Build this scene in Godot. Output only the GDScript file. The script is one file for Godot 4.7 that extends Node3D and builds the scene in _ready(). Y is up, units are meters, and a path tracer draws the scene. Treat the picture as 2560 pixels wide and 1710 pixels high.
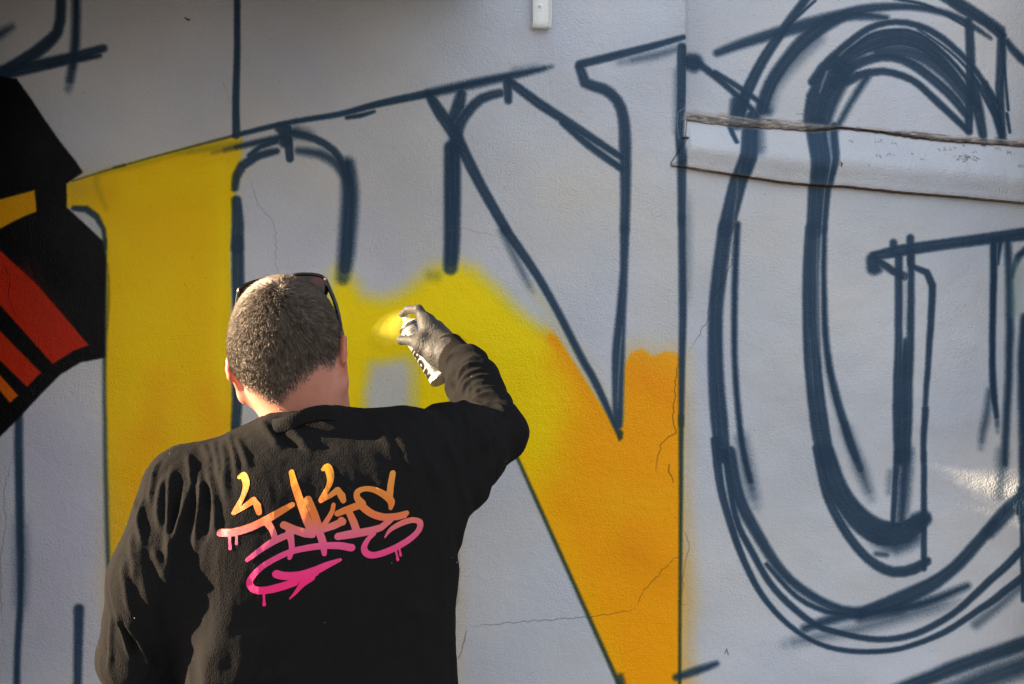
extends Node3D
# A man in a black sweatshirt spray-paints a mural on a rendered wall, seen from behind, in low side sun.

const F := 2400.0          # focal length of the photograph in its own pixels
const EYE := Vector3(0, 1.66, 2.15)
const WALL_PX := F / 2.15  # photograph pixels per metre on the wall's face (z = 0)

func pt(px: float, py: float, d: float) -> Vector3:   # a point d metres in front of the lens
	return Vector3((px - 1280.0) * d / F, EYE.y - (py - 855.0) * d / F, EYE.z - d)

func wx(px: float) -> float: return (px - 1280.0) / WALL_PX
func wy(py: float) -> float: return EYE.y - (py - 855.0) / WALL_PX

# ------------------------------------------------------------------ naming
func tag(o: Node, label: String, category: String, group := "") -> Node:
	if label: o.set_meta("label", label)
	if category: o.set_meta("category", category)
	if group: o.set_meta("group", group)
	return o

func thing(called: String, label: String, category: String, at := Vector3.ZERO) -> Node3D:
	var o := Node3D.new()
	o.name = called
	add_child(o, true)
	o.position = at
	tag(o, label, category)
	return o

func put(called: String, mesh: Mesh, m: Material, parent: Node = self, at := Vector3.ZERO) -> MeshInstance3D:
	var o := MeshInstance3D.new()
	o.name = called
	o.mesh = mesh
	if m: o.material_override = m
	parent.add_child(o, true)
	o.position = at - (parent.position if parent is Node3D and parent != self else Vector3.ZERO)
	return o

func struct(called: String, mesh: Mesh, m: Material, label: String) -> MeshInstance3D:
	var o := put(called, mesh, m)
	o.set_meta("kind", "structure")
	o.set_meta("label", label)
	return o

func mat(c: Color, rough := 0.8, metal := 0.0) -> StandardMaterial3D:
	var m := StandardMaterial3D.new()
	m.albedo_color = c
	m.roughness = rough
	m.metallic = metal
	return m

func lin(r: float, g: float, b: float) -> Color: return Color(r, g, b).linear_to_srgb()

func noise(freq: float, sd: int, oct := 4) -> FastNoiseLite:
	var n := FastNoiseLite.new()
	n.noise_type = FastNoiseLite.TYPE_SIMPLEX_SMOOTH
	n.seed = sd
	n.frequency = freq
	n.fractal_octaves = oct
	return n

func bump_tex(freq: float, sd: int, strength: float, size := 512, oct := 3) -> NoiseTexture2D:
	var t := NoiseTexture2D.new()
	t.noise = noise(freq, sd, oct)
	t.width = size
	t.height = size
	t.seamless = true
	t.as_normal_map = true
	t.bump_strength = strength
	return t

# ------------------------------------------------------------------ meshes
func mesh_of(v: PackedVector3Array, idx: PackedInt32Array, n := PackedVector3Array(), uv := PackedVector2Array(), col := PackedColorArray()) -> ArrayMesh:
	var a := []
	a.resize(Mesh.ARRAY_MAX)
	a[Mesh.ARRAY_VERTEX] = v
	a[Mesh.ARRAY_INDEX] = idx
	a[Mesh.ARRAY_NORMAL] = n if n.size() else normals_of(v, idx)
	if uv.size(): a[Mesh.ARRAY_TEX_UV] = uv
	if col.size(): a[Mesh.ARRAY_COLOR] = col
	var m := ArrayMesh.new()
	m.add_surface_from_arrays(Mesh.PRIMITIVE_TRIANGLES, a)
	return m

func normals_of(v: PackedVector3Array, idx: PackedInt32Array) -> PackedVector3Array:
	var n := PackedVector3Array()
	n.resize(v.size())
	for i in range(0, idx.size(), 3):
		var a := idx[i]
		var b := idx[i + 1]
		var c := idx[i + 2]
		var f := (v[c] - v[a]).cross(v[b] - v[a])
		n[a] += f
		n[b] += f
		n[c] += f
	for i in n.size():
		n[i] = n[i].normalized()
	return n

# rings of equal length -> skin; closed = each ring is a loop; caps fill the ends
func loft(rings: Array, closed := true, caps := true, flat_uv := false) -> ArrayMesh:
	var v := PackedVector3Array()
	var idx := PackedInt32Array()
	var uv := PackedVector2Array()
	var m: int = rings[0].size()
	var cols := m + 1 if closed else m
	for i in rings.size():
		for j in cols:
			v.append(rings[i][j % m])
			uv.append(Vector2(float(j) / (cols - 1), float(i) / maxf(1, rings.size() - 1)))
	for i in rings.size() - 1:
		for j in cols - 1:
			var a := i * cols + j
			var b := a + cols
			idx.append_array([a, b, a + 1, a + 1, b, b + 1])
	var n := normals_of(v, idx)
	if closed:
		for i in rings.size():
			var s := (n[i * cols] + n[i * cols + m]).normalized()
			n[i * cols] = s
			n[i * cols + m] = s
	if closed and caps:
		for e in [0, rings.size() - 1]:
			var c := Vector3.ZERO
			for p in rings[e]: c += p
			c /= m
			var at := v.size()
			v.append(c)
			uv.append(Vector2(0.5, 0.5))
			var up: Vector3 = (rings[e][1] - c).cross(rings[e][0] - c).normalized()
			if e: up = -up
			n.append(up)
			for j in m:
				v.append(rings[e][j])
				uv.append(Vector2(0.5, 0.5))
				n.append(up)
			for j in m:
				var p := at + 1 + j
				var q := at + 1 + (j + 1) % m
				if e == 0: idx.append_array([at, p, q])
				else: idx.append_array([at, q, p])
	return mesh_of(v, idx, n, uv)

func circle(c: Vector3, x: Vector3, y: Vector3, r: float, m := 24) -> PackedVector3Array:
	var o := PackedVector3Array()
	for j in m:
		var a := TAU * j / m
		o.append(c + x * cos(a) * r + y * sin(a) * r)
	return o

# profile: [height, radius, height, radius ...] turned about axis from base
func lathe(base: Vector3, axis: Vector3, profile: Array, m := 40, start := Vector3.ZERO, caps := true) -> ArrayMesh:
	axis = axis.normalized()
	var x := (start if start != Vector3.ZERO else axis.cross(Vector3(0.31, 0.2, 0.9))).slide(axis).normalized()
	var y := axis.cross(x)
	var rings := []
	for i in range(0, profile.size(), 2):
		rings.append(circle(base + axis * profile[i], x, y, profile[i + 1], m))
	return loft(rings, true, caps)

func tube(pts: PackedVector3Array, r: float, m := 10, flat := 1.0, up := Vector3.UP) -> ArrayMesh:
	var rings := []
	for i in pts.size():
		var t := (pts[mini(i + 1, pts.size() - 1)] - pts[maxi(i - 1, 0)]).normalized()
		var x := up.cross(t).normalized()
		var y := t.cross(x)
		var ring := PackedVector3Array()
		for j in m:
			var a := TAU * j / m
			ring.append(pts[i] + x * cos(a) * r + y * sin(a) * r * flat)
		rings.append(ring)
	return loft(rings)

func spline(p: PackedVector3Array, n: int) -> PackedVector3Array:
	var o := PackedVector3Array()
	for i in p.size() - 1:
		var a := p[maxi(i - 1, 0)]
		var d := p[mini(i + 2, p.size() - 1)]
		for k in n:
			o.append(p[i].cubic_interpolate(p[i + 1], a, d, float(k) / n))
	o.append(p[p.size() - 1])
	return o

func rounded_box(size: Vector3, bevel: float) -> ArrayMesh:
	var st := SurfaceTool.new()
	st.begin(Mesh.PRIMITIVE_TRIANGLES)
	var h := size / 2
	var rings := []
	for s in [[-h.z, bevel], [-h.z + bevel, 0.0], [h.z - bevel, 0.0], [h.z, bevel]]:
		var b: float = s[1]
		var r := PackedVector3Array()
		var cx: float = h.x - b
		var cy: float = h.y - b
		for q in [[cx, cy - bevel], [cx - bevel, cy], [-cx + bevel, cy], [-cx, cy - bevel], [-cx, -cy + bevel], [-cx + bevel, -cy], [cx - bevel, -cy], [cx, -cy + bevel]]:
			r.append(Vector3(q[0], q[1], s[0]))
		rings.append(r)
	var m := loft(rings)
	var flat := SurfaceTool.new()
	flat.create_from(m, 0)
	flat.deindex()
	flat.set_smooth_group(-1)
	flat.generate_normals()
	return flat.commit()

# ------------------------------------------------------------------ implicit surfaces
class Field:
	var a := PackedVector3Array()
	var ba := PackedVector3Array()
	var inv := PackedFloat32Array()
	var ra := PackedFloat32Array()
	var dr := PackedFloat32Array()
	var ck := PackedFloat32Array()
	var e_c := PackedVector3Array()
	var e_b: Array[Basis] = []
	var e_r := PackedVector3Array()
	var ek := PackedFloat32Array()
	var b_c := PackedVector3Array()
	var b_b: Array[Basis] = []
	var b_h := PackedVector3Array()
	var b_r := PackedFloat32Array()
	var bk := PackedFloat32Array()

	func bone(p: Vector3, q: Vector3, r1: float, r2: float, k := 0.03) -> void:
		a.append(p)
		ba.append(q - p)
		inv.append(1.0 / maxf((q - p).length_squared(), 1e-9))
		ra.append(r1)
		dr.append(r2 - r1)
		ck.append(k)

	func egg(c: Vector3, b: Basis, r: Vector3, k := 0.03) -> void:
		e_c.append(c)
		e_b.append(b.transposed())
		e_r.append(r)
		ek.append(k)

	func box(c: Vector3, b: Basis, half: Vector3, r: float, k := 0.03) -> void:
		b_c.append(c)
		b_b.append(b.transposed())
		b_h.append(half - Vector3(r, r, r))
		b_r.append(r)
		bk.append(k)

	func at(p: Vector3) -> float:
		var d := 9.0
		for i in b_c.size():
			var l: Vector3 = (b_b[i] * (p - b_c[i])).abs() - b_h[i]
			var q := Vector3(maxf(l.x, 0), maxf(l.y, 0), maxf(l.z, 0)).length() + minf(maxf(l.x, maxf(l.y, l.z)), 0.0) - b_r[i]
			var h := maxf(bk[i] - absf(d - q), 0.0) / bk[i]
			d = minf(d, q) - h * h * bk[i] * 0.25
		for i in e_c.size():
			var l: Vector3 = e_b[i] * (p - e_c[i])
			var s := l / e_r[i]
			var l0 := s.length()
			var q := l0 * (l0 - 1.0) / maxf((s / e_r[i]).length(), 1e-6)
			var h := maxf(ek[i] - absf(d - q), 0.0) / ek[i]
			d = minf(d, q) - h * h * ek[i] * 0.25
		for i in a.size():
			var pa := p - a[i]
			var t := clampf(pa.dot(ba[i]) * inv[i], 0.0, 1.0)
			var q := (pa - ba[i] * t).length() - ra[i] - dr[i] * t
			var h := maxf(ck[i] - absf(d - q), 0.0) / ck[i]
			d = minf(d, q) - h * h * ck[i] * 0.25
		return d

	func slope(p: Vector3, e := 0.002) -> Vector3:
		return Vector3(at(p + Vector3(e, 0, 0)) - at(p - Vector3(e, 0, 0)), at(p + Vector3(0, e, 0)) - at(p - Vector3(0, e, 0)), at(p + Vector3(0, 0, e)) - at(p - Vector3(0, 0, e))) / (2 * e)

	func hit(from: Vector3, dir: Vector3) -> Vector3:
		dir = dir.normalized()
		var t := 0.6
		var best := t
		var least := 9.0
		for i in 90:
			var d := at(from + dir * t)
			if d < least:
				least = d
				best = t
			if d < 0.0004: break
			t += d * 0.8
			if t > 3.0: break
		return from + dir * best

# surface nets: [vertices, quads (4 indices each, clockwise seen from outside)]
func net(f: Field, lo: Vector3, hi: Vector3, h: float) -> Array:
	var nx := int(ceil((hi.x - lo.x) / h / 4.0)) * 4 + 1
	var ny := int(ceil((hi.y - lo.y) / h / 4.0)) * 4 + 1
	var nz := int(ceil((hi.z - lo.z) / h / 4.0)) * 4 + 1
	var g := PackedFloat32Array()
	g.resize(nx * ny * nz)
	g.fill(9.0)
	var live := PackedInt32Array()
	var reach := h * 4.0 * 0.87 + h * 1.8
	for bz in range(0, nz, 4):
		for by in range(0, ny, 4):
			for bx in range(0, nx, 4):
				var d := f.at(lo + Vector3(bx + 2, by + 2, bz + 2) * h)
				if absf(d) > reach:
					if d < 0:
						for z in range(bz, mini(bz + 4, nz)):
							for y in range(by, mini(by + 4, ny)):
								for x in range(bx, mini(bx + 4, nx)):
									g[(z * ny + y) * nx + x] = -9.0
					continue
				live.append_array([bx, by, bz])
				for z in range(bz, mini(bz + 4, nz)):
					for y in range(by, mini(by + 4, ny)):
						for x in range(bx, mini(bx + 4, nx)):
							g[(z * ny + y) * nx + x] = f.at(lo + Vector3(x, y, z) * h)
	var where := PackedInt32Array()
	where.resize(g.size())
	where.fill(-1)
	var v := PackedVector3Array()
	var sx := 1
	var sy := nx
	var sz := nx * ny
	var off := [0, sx, sy, sx + sy, sz, sx + sz, sy + sz, sx + sy + sz]
	var corner := [Vector3(0, 0, 0), Vector3(1, 0, 0), Vector3(0, 1, 0), Vector3(1, 1, 0), Vector3(0, 0, 1), Vector3(1, 0, 1), Vector3(0, 1, 1), Vector3(1, 1, 1)]
	var edges := [0, 1, 2, 3, 4, 5, 6, 7, 0, 2, 1, 3, 4, 6, 5, 7, 0, 4, 1, 5, 2, 6, 3, 7]
	var val := PackedFloat32Array()
	val.resize(8)
	for b in range(0, live.size(), 3):
		for z in range(live[b + 2], mini(live[b + 2] + 4, nz - 1)):
			for y in range(live[b + 1], mini(live[b + 1] + 4, ny - 1)):
				for x in range(live[b], mini(live[b] + 4, nx - 1)):
					var at := (z * ny + y) * nx + x
					var inside := 0
					for k in 8:
						val[k] = g[at + off[k]]
						if val[k] < 0: inside += 1
					if inside == 0 or inside == 8: continue
					var s := Vector3.ZERO
					var n := 0
					for k in range(0, 24, 2):
						var p: int = edges[k]
						var q: int = edges[k + 1]
						if (val[p] < 0) != (val[q] < 0):
							s += corner[p].lerp(corner[q], clampf(val[p] / (val[p] - val[q]), 0.0, 1.0))
							n += 1
					where[at] = v.size()
					v.append(lo + (Vector3(x, y, z) + s / n) * h)
	var quads := PackedInt32Array()
	for b in range(0, live.size(), 3):
		for z in range(maxi(live[b + 2], 1), mini(live[b + 2] + 4, nz - 1)):
			for y in range(maxi(live[b + 1], 1), mini(live[b + 1] + 4, ny - 1)):
				for x in range(maxi(live[b], 1), mini(live[b] + 4, nx - 1)):
					var at := (z * ny + y) * nx + x
					var i := g[at] < 0
					if i != (g[at + sx] < 0): quad(quads, where[at], where[at - sy], where[at - sy - sz], where[at - sz], i)
					if i != (g[at + sy] < 0): quad(quads, where[at], where[at - sz], where[at - sx - sz], where[at - sx], i)
					if i != (g[at + sz] < 0): quad(quads, where[at], where[at - sx], where[at - sx - sy], where[at - sy], i)
	return [v, quads]

func quad(q: PackedInt32Array, a: int, b: int, c: int, d: int, flip: bool) -> void:
	if a < 0 or b < 0 or c < 0 or d < 0: return
	if flip: q.append_array([a, b, c, d])
	else: q.append_array([a, d, c, b])

# each quad into four, smoothed as Catmull and Clark do
func subdivide(v: PackedVector3Array, q: PackedInt32Array) -> Array:
	var nv := v.duplicate()
	var nq := PackedInt32Array()
	var edge := {}
	var first := {}
	var sums := PackedVector3Array()
	var cnt := PackedInt32Array()
	sums.resize(v.size())
	cnt.resize(v.size())
	var face_at := PackedInt32Array()
	for i in range(0, q.size(), 4):
		face_at.append(nv.size())
		nv.append((v[q[i]] + v[q[i + 1]] + v[q[i + 2]] + v[q[i + 3]]) * 0.25)
	var base_n := v.size()
	for i in range(0, q.size(), 4):
		var fc := face_at[i / 4]
		var mid := [0, 0, 0, 0]
		for k in 4:
			var a := q[i + k]
			var b := q[i + (k + 1) % 4]
			var key := mini(a, b) * 4000000 + maxi(a, b)
			if edge.has(key):
				mid[k] = edge[key]
				nv[mid[k]] = nv[mid[k]] * 0.5 + (nv[first[mid[k]]] + nv[fc]) * 0.25
			else:
				mid[k] = nv.size()
				edge[key] = nv.size()
				first[nv.size()] = fc
				nv.append((v[a] + v[b]) * 0.5)
			sums[a] += (v[a] + v[b]) * 0.5 + nv[fc]
			cnt[a] += 2
		for k in 4:
			nq.append_array([q[i + k], mid[k], fc, mid[(k + 3) % 4]])
	for i in base_n:
		if cnt[i]: nv[i] = v[i] * 0.5 + sums[i] / cnt[i] * 0.5
	return [nv, nq]

func tris_of(q: PackedInt32Array) -> PackedInt32Array:
	var o := PackedInt32Array()
	for i in range(0, q.size(), 4):
		o.append_array([q[i], q[i + 1], q[i + 2], q[i], q[i + 2], q[i + 3]])
	return o

func onto(f: Field, v: PackedVector3Array) -> void:
	for i in v.size():
		var g := f.slope(v[i], 0.003)
		v[i] -= g * (f.at(v[i]) / maxf(g.length_squared(), 0.25))

# vertices near a place, for raising folds
class Near:
	var cell := 0.02
	var bins := {}
	func _init(v: PackedVector3Array, c := 0.02) -> void:
		cell = c
		for i in v.size():
			var k := Vector3i((v[i] / cell).floor())
			if not bins.has(k): bins[k] = PackedInt32Array()
			bins[k].append(i)
	func find(p: Vector3, q: Vector3, r: float) -> PackedInt32Array:
		var o := PackedInt32Array()
		var lo := Vector3i(((p.min(q) - Vector3(r, r, r)) / cell).floor())
		var hi := Vector3i(((p.max(q) + Vector3(r, r, r)) / cell).floor())
		for x in range(lo.x, hi.x + 1):
			for y in range(lo.y, hi.y + 1):
				for z in range(lo.z, hi.z + 1):
					var k := Vector3i(x, y, z)
					if bins.has(k): o.append_array(bins[k])
		return o

# a ridge (or, with h < 0, a furrow) along a line on the surface: heights are gathered in lift
func fold(v: PackedVector3Array, near: Near, lift: PackedFloat32Array, line: PackedVector3Array, w: float, h: float) -> void:
	var most := {}
	var n := line.size() - 1
	for i in n:
		var ba := line[i + 1] - line[i]
		var l2 := maxf(ba.length_squared(), 1e-9)
		for k in near.find(line[i], line[i + 1], w * 2.4):
			var pa := v[k] - line[i]
			var t := clampf(pa.dot(ba) / l2, 0.0, 1.0)
			var d := (pa - ba * t).length() / w
			if d > 2.4: continue
			var s := (i + t) / n
			var ends := smoothstep(0.0, 0.3, s) * smoothstep(1.0, 0.7, s)
			var x := exp(-d * d) * ends
			if x > most.get(k, 0.0): most[k] = x
	for k in most:
		lift[k] += most[k] * h

func setup() -> void:
	var cam := Camera3D.new()
	cam.name = "camera"
	cam.fov = rad_to_deg(2.0 * atan(855.0 / F))
	cam.far = 400.0
	cam.near = 0.05
	cam.position = EYE
	add_child(cam)
	cam.current = true
	var env := Environment.new()
	env.background_mode = Environment.BG_SKY
	env.tonemap_mode = Environment.TONE_MAPPER_LINEAR
	env.tonemap_exposure = 5.95
	env.sdfgi_enabled = true
	env.ssao_enabled = true
	env.ssil_enabled = true
	env.volumetric_fog_enabled = true
	env.volumetric_fog_density = 0.0
	var sky := ProceduralSkyMaterial.new()
	sky.sky_top_color = Color(0.672, 0.725, 0.812)
	sky.sky_horizon_color = Color(0.86, 0.86, 0.86)
	sky.sky_curve = 0.18
	sky.ground_horizon_color = Color(0.35, 0.33, 0.31)
	sky.ground_bottom_color = Color(0.22, 0.21, 0.20)
	sky.sun_angle_max = 4.0
	var s := Sky.new()
	s.sky_material = sky
	env.sky = s
	env.background_energy_multiplier = 0.445
	var w := WorldEnvironment.new()
	w.name = "surroundings"
	w.environment = env
	add_child(w)
	var sun := DirectionalLight3D.new()
	sun.name = "sun"
	sun.light_energy = 1.6
	sun.light_color = Color(1.0, 0.90, 0.77)
	sun.light_angular_distance = 0.5
	sun.shadow_enabled = true
	add_child(sun)
	sun.look_at_from_position(Vector3.ZERO, -from_sun(), Vector3.UP)
	# the pavement in front of the wall
	var g := PlaneMesh.new()
	g.size = Vector2(120, 120)
	var m := mat(lin(0.05, 0.05, 0.052), 0.9)
	m.normal_enabled = true
	m.normal_texture = bump_tex(0.05, 2, 2.0)
	m.uv1_triplanar = true
	m.uv1_world_triplanar = true
	struct("pavement", g, m, "grey asphalt pavement in front of the painted wall")

func from_sun() -> Vector3:    # unit vector towards the sun: left, low, nearly along the wall
	var az := deg_to_rad(SUN_TURN)
	var el := deg_to_rad(SUN_HEIGHT)
	return Vector3(-cos(az) * cos(el), sin(el), sin(az) * cos(el))

const SUN_TURN := 6.5
const SUN_HEIGHT := 17.0

# ------------------------------------------------------------------ the mural: spray paint computed into one texture
const MX := -320.0         # left and top of the painted area and its size, in photograph pixels on the wall's face
const MY := -160.0
const MW := 3200.0
const MH := 2030.0
const TW := 2048
const TH := 1299
const TS := 2048.0 / 3200.0
var can_rgb := PackedByteArray()
var bare := PackedByteArray()
var grain := PackedFloat32Array()
var laid := PackedFloat32Array()      # how much outline colour lies where already

const BLUE := Color(0.118, 0.208, 0.288)
const DEEP := Color(0.100, 0.175, 0.250)
const YELLOW := Color(0.985, 0.865, 0.0)
const AMBER := Color(0.955, 0.765, 0.0)
const ORANGE := Color(0.985, 0.640, 0.01)
const BLACK := Color(0.035, 0.035, 0.042)
const RED := Color(0.72, 0.155, 0.05)

func start_mural() -> void:
	var r := RandomNumberGenerator.new()
	r.seed = 7
	grain.resize(8192)
	for i in 8192: grain[i] = r.randf() + r.randf() - 1.0
	# greyish white wall paint, in places warmer, in places lilac
	var small := Image.create(256, 164, false, Image.FORMAT_RGB8)
	var n1 := noise(0.012, 3)
	var n2 := noise(0.03, 11)
	var n3 := noise(0.02, 23)
	for y in 164:
		for x in 256:
			var a := n1.get_noise_2d(x, y)
			var b := n2.get_noise_2d(x, y)
			var c := n3.get_noise_2d(x, y)
			var l := 0.765 + 0.045 * a + 0.03 * b
			small.set_pixel(x, y, Color(l + 0.024 * c - 0.006, l + 0.006 * c, l + 0.004 - 0.030 * c))
	small.resize(TW, TH, Image.INTERPOLATE_CUBIC)
	can_rgb = small.get_data()
	for i in range(0, can_rgb.size(), 3):
		var g := int(grain[(i * 31 + i / 97) & 8191] * 8.0)
		can_rgb[i] = clampi(can_rgb[i] + g, 0, 255)
		can_rgb[i + 1] = clampi(can_rgb[i + 1] + g, 0, 255)
		can_rgb[i + 2] = clampi(can_rgb[i + 2] + g, 0, 255)
	bare = can_rgb.duplicate()
	laid.resize(TW * TH)

func blend(mask: PackedFloat32Array, x0: int, y0: int, w: int, h: int, c: Color, alpha: float, back := false) -> void:
	var r := c.r * 255.0
	var g := c.g * 255.0
	var b := c.b * 255.0
	var outline := c == BLUE or c == DEEP
	for y in h:
		var at := ((y0 + y) * TW + x0) * 3
		var m := y * w
		for x in w:
			var k := mask[m + x]
			if k > 0.0:
				if k < 1.0:
					k = clampf(k + grain[(at * 7 + y * 131) & 8191] * k * (1.0 - k) * 1.1, 0.0, 1.0)
				k *= alpha
				if outline:       # a second pass over wet paint darkens it only a little
					var spot := (y0 + y) * TW + x0 + x
					var there := laid[spot]
					var most := maxf(there, k)
					most += 0.35 * minf(there, k) * (1.0 - most)
					laid[spot] = most
					k = (most - there) / maxf(1.0 - there, 0.02)
				if back:
					can_rgb[at] = int(lerpf(can_rgb[at], bare[at], k))
					can_rgb[at + 1] = int(lerpf(can_rgb[at + 1], bare[at + 1], k))
					can_rgb[at + 2] = int(lerpf(can_rgb[at + 2], bare[at + 2], k))
				else:
					can_rgb[at] = int(can_rgb[at] + (r - can_rgb[at]) * k)
					can_rgb[at + 1] = int(can_rgb[at + 1] + (g - can_rgb[at + 1]) * k)
					can_rgb[at + 2] = int(can_rgb[at + 2] + (b - can_rgb[at + 2]) * k)
			at += 3

# one pull of the can: points x, y, x, y ... in photograph pixels; widths along it; soft edge; fade of the two ends
func spray(p: Array, widths: Array, soft := 3.0, c := BLUE, alpha := 0.90, fade0 := 0.0, fade1 := 0.0, straight := false) -> void:
	var pts := PackedVector2Array()
	for i in range(0, p.size(), 2):
		pts.append((Vector2(p[i], p[i + 1]) - Vector2(MX, MY)) * TS)
	var q := PackedVector2Array()
	var ws := PackedFloat32Array()
	var n := pts.size() - 1
	for i in n:
		var steps := clampi(int(pts[i].distance_to(pts[i + 1]) / 14.0), 1, 24)
		if straight or n == 1: steps = clampi(int(pts[i].distance_to(pts[i + 1]) / 30.0), 1, 40)
		for k in steps:
			var t := float(k) / steps
			q.append(pts[i].lerp(pts[i + 1], t) if straight or n == 1 else pts[i].cubic_interpolate(pts[i + 1], pts[maxi(i - 1, 0)], pts[mini(i + 2, n)], t))
			ws.append((i + t) / n)
	q.append(pts[n])
	ws.append(1.0)
	soft *= TS * 1.3
	var lo := q[0]
	var hi := q[0]
	var big := 0.0
	for w in widths: big = maxf(big, w)
	big = big * TS * 0.5 + soft * 1.6 + 1.5
	for v in q:
		lo = lo.min(v)
		hi = hi.max(v)
	var x0 := clampi(int(lo.x - big), 4, TW - 5)
	var y0 := clampi(int(lo.y - big), 4, TH - 5)
	var w := clampi(int(hi.x + big) + 1, 4, TW - 5) - x0
	var h := clampi(int(hi.y + big) + 1, 4, TH - 5) - y0
	if w < 1 or h < 1: return
	var mask := PackedFloat32Array()
	mask.resize(w * h)
	var phase := fmod(absf(p[0] * 0.37 + p[1] * 0.71), 6.28)
	for i in q.size() - 1:
		var a := q[i] - Vector2(x0, y0)
		var ba := q[i + 1] - q[i]
		var l2 := maxf(ba.length_squared(), 1e-6)
		var t0 := ws[i]
		var f := t0 * (widths.size() - 1)
		var wa := 0.475 * TS * lerpf(widths[int(f)], widths[mini(int(f) + 1, widths.size() - 1)], f - int(f))
		var f1 := ws[i + 1] * (widths.size() - 1)
		var wb := 0.475 * TS * lerpf(widths[int(f1)], widths[mini(int(f1) + 1, widths.size() - 1)], f1 - int(f1))
		var al := 1.0
		if fade0 > 0: al *= clampf(t0 / fade0 + 0.05, 0, 1)
		if fade1 > 0: al *= clampf((1.0 - t0) / fade1 + 0.03, 0, 1)
		var r := maxf(wa, wb) + soft * 1.6
		var ex := absf(ba.x)
		var ya := maxi(int(minf(a.y, a.y + ba.y) - r), 0)
		var yb := mini(int(maxf(a.y, a.y + ba.y) + r) + 1, h - 1)
		var s0 := soft * 1.1 + 0.45
		var i2 := 0.5 / s0
		var streaks := wa > 6.0
		var sl := 1.05 / sqrt(l2)
		for y in range(ya, yb + 1):
			var xa := a.x
			var xb := a.x + ba.x
			if absf(ba.y) > 4.0:      # the stretch of the segment near this row
				var ta := clampf((y - r - a.y) / ba.y, 0, 1)
				var tb := clampf((y + r - a.y) / ba.y, 0, 1)
				xa = a.x + ba.x * ta
				xb = a.x + ba.x * tb
			var from := maxi(int(minf(xa, xb) - r), 0)
			var to := mini(int(maxf(xa, xb) + r) + 1, w - 1)
			var row := y * w
			var py := y - a.y
			for x in range(from, to + 1):
				var px := x - a.x
				var t := clampf((px * ba.x + py * ba.y) / l2, 0.0, 1.0)
				var dx := px - ba.x * t
				var dy := py - ba.y * t
				var k := (wa + (wb - wa) * t - sqrt(dx * dx + dy * dy) + s0) * i2
				if k > 0.0:
					k = al if k >= 1.0 else k * k * (3.0 - 2.0 * k) * al
					if streaks: k *= 1.0 - 0.10 * maxf(0.0, sin((px * ba.y - py * ba.x) * sl + phase) * sin((px * ba.y - py * ba.x) * sl * 0.43 + phase * 2.0 + t0 * 5.0))
					if k > mask[row + x]: mask[row + x] = k
	blend(mask, x0, y0, w, h, c, alpha)

# an area with a soft edge; back = true scrapes down to the bare wall again
func area(p: Array, soft := 3.0, c := YELLOW, alpha := 1.0, back := false) -> void:
	var pts := PackedVector2Array()
	for i in range(0, p.size(), 2):
		pts.append((Vector2(p[i], p[i + 1]) - Vector2(MX, MY)) * TS)
	soft = soft * TS + 0.5
	var lo := pts[0]
	var hi := pts[0]
	for v in pts:
		lo = lo.min(v)
		hi = hi.max(v)
	var x0 := clampi(int(lo.x - soft) - 1, 4, TW - 5)
	var y0 := clampi(int(lo.y - soft) - 1, 4, TH - 5)
	var w := clampi(int(hi.x + soft) + 2, 4, TW - 5) - x0
	var h := clampi(int(hi.y + soft) + 2, 4, TH - 5) - y0
	var mask := PackedFloat32Array()
	mask.resize(w * h)
	# inside, row by row
	for y in h:
		var cuts: Array[float] = []
		var yy := y0 + y + 0.01
		for i in pts.size():
			var a := pts[i]
			var b := pts[(i + 1) % pts.size()]
			if (a.y > yy) != (b.y > yy):
				cuts.append(a.x + (b.x - a.x) * (yy - a.y) / (b.y - a.y) - x0)
		cuts.sort()
		for k in range(0, cuts.size() - 1, 2):
			for x in range(clampi(int(cuts[k]), 0, w), clampi(int(cuts[k + 1]) + 1, 0, w)):
				mask[y * w + x] = 2.0
	# near the edges, by distance
	for i in pts.size():
		var a := pts[i] - Vector2(x0, y0)
		var ba := pts[(i + 1) % pts.size()] - pts[i]
		var l2 := maxf(ba.length_squared(), 1e-6)
		for y in range(maxi(int(minf(a.y, a.y + ba.y) - soft), 0), mini(int(maxf(a.y, a.y + ba.y) + soft) + 2, h)):
			var xa := a.x
			var xb := a.x + ba.x
			if absf(ba.y) > 4.0:
				xa = a.x + ba.x * clampf((y - soft - a.y) / ba.y, 0, 1)
				xb = a.x + ba.x * clampf((y + soft - a.y) / ba.y, 0, 1)
			for x in range(maxi(int(minf(xa, xb) - soft), 0), mini(int(maxf(xa, xb) + soft) + 2, w)):
				var px := x - a.x
				var py := y - a.y
				var t := clampf((px * ba.x + py * ba.y) / l2, 0.0, 1.0)
				var dx := px - ba.x * t
				var dy := py - ba.y * t
				var d := sqrt(dx * dx + dy * dy)
				if d < soft:
					# kept apart from plain inside (2) and outside (0): inside -> 1 .. 2, outside -> -1 .. 0
					var m := mask[y * w + x]
					if m > 0.5: mask[y * w + x] = minf(m, 1.0 + d / soft)
					else: mask[y * w + x] = minf(m, d / soft - 1.0)
	for i in mask.size():
		var m := mask[i]
		if m == 0.0: continue
		var k := 0.5 + 0.5 * (m - 1.0) if m > 0.5 else 0.5 * -m
		mask[i] = k * k * (3.0 - 2.0 * k)
	blend(mask, x0, y0, w, h, c, alpha, back)

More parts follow.
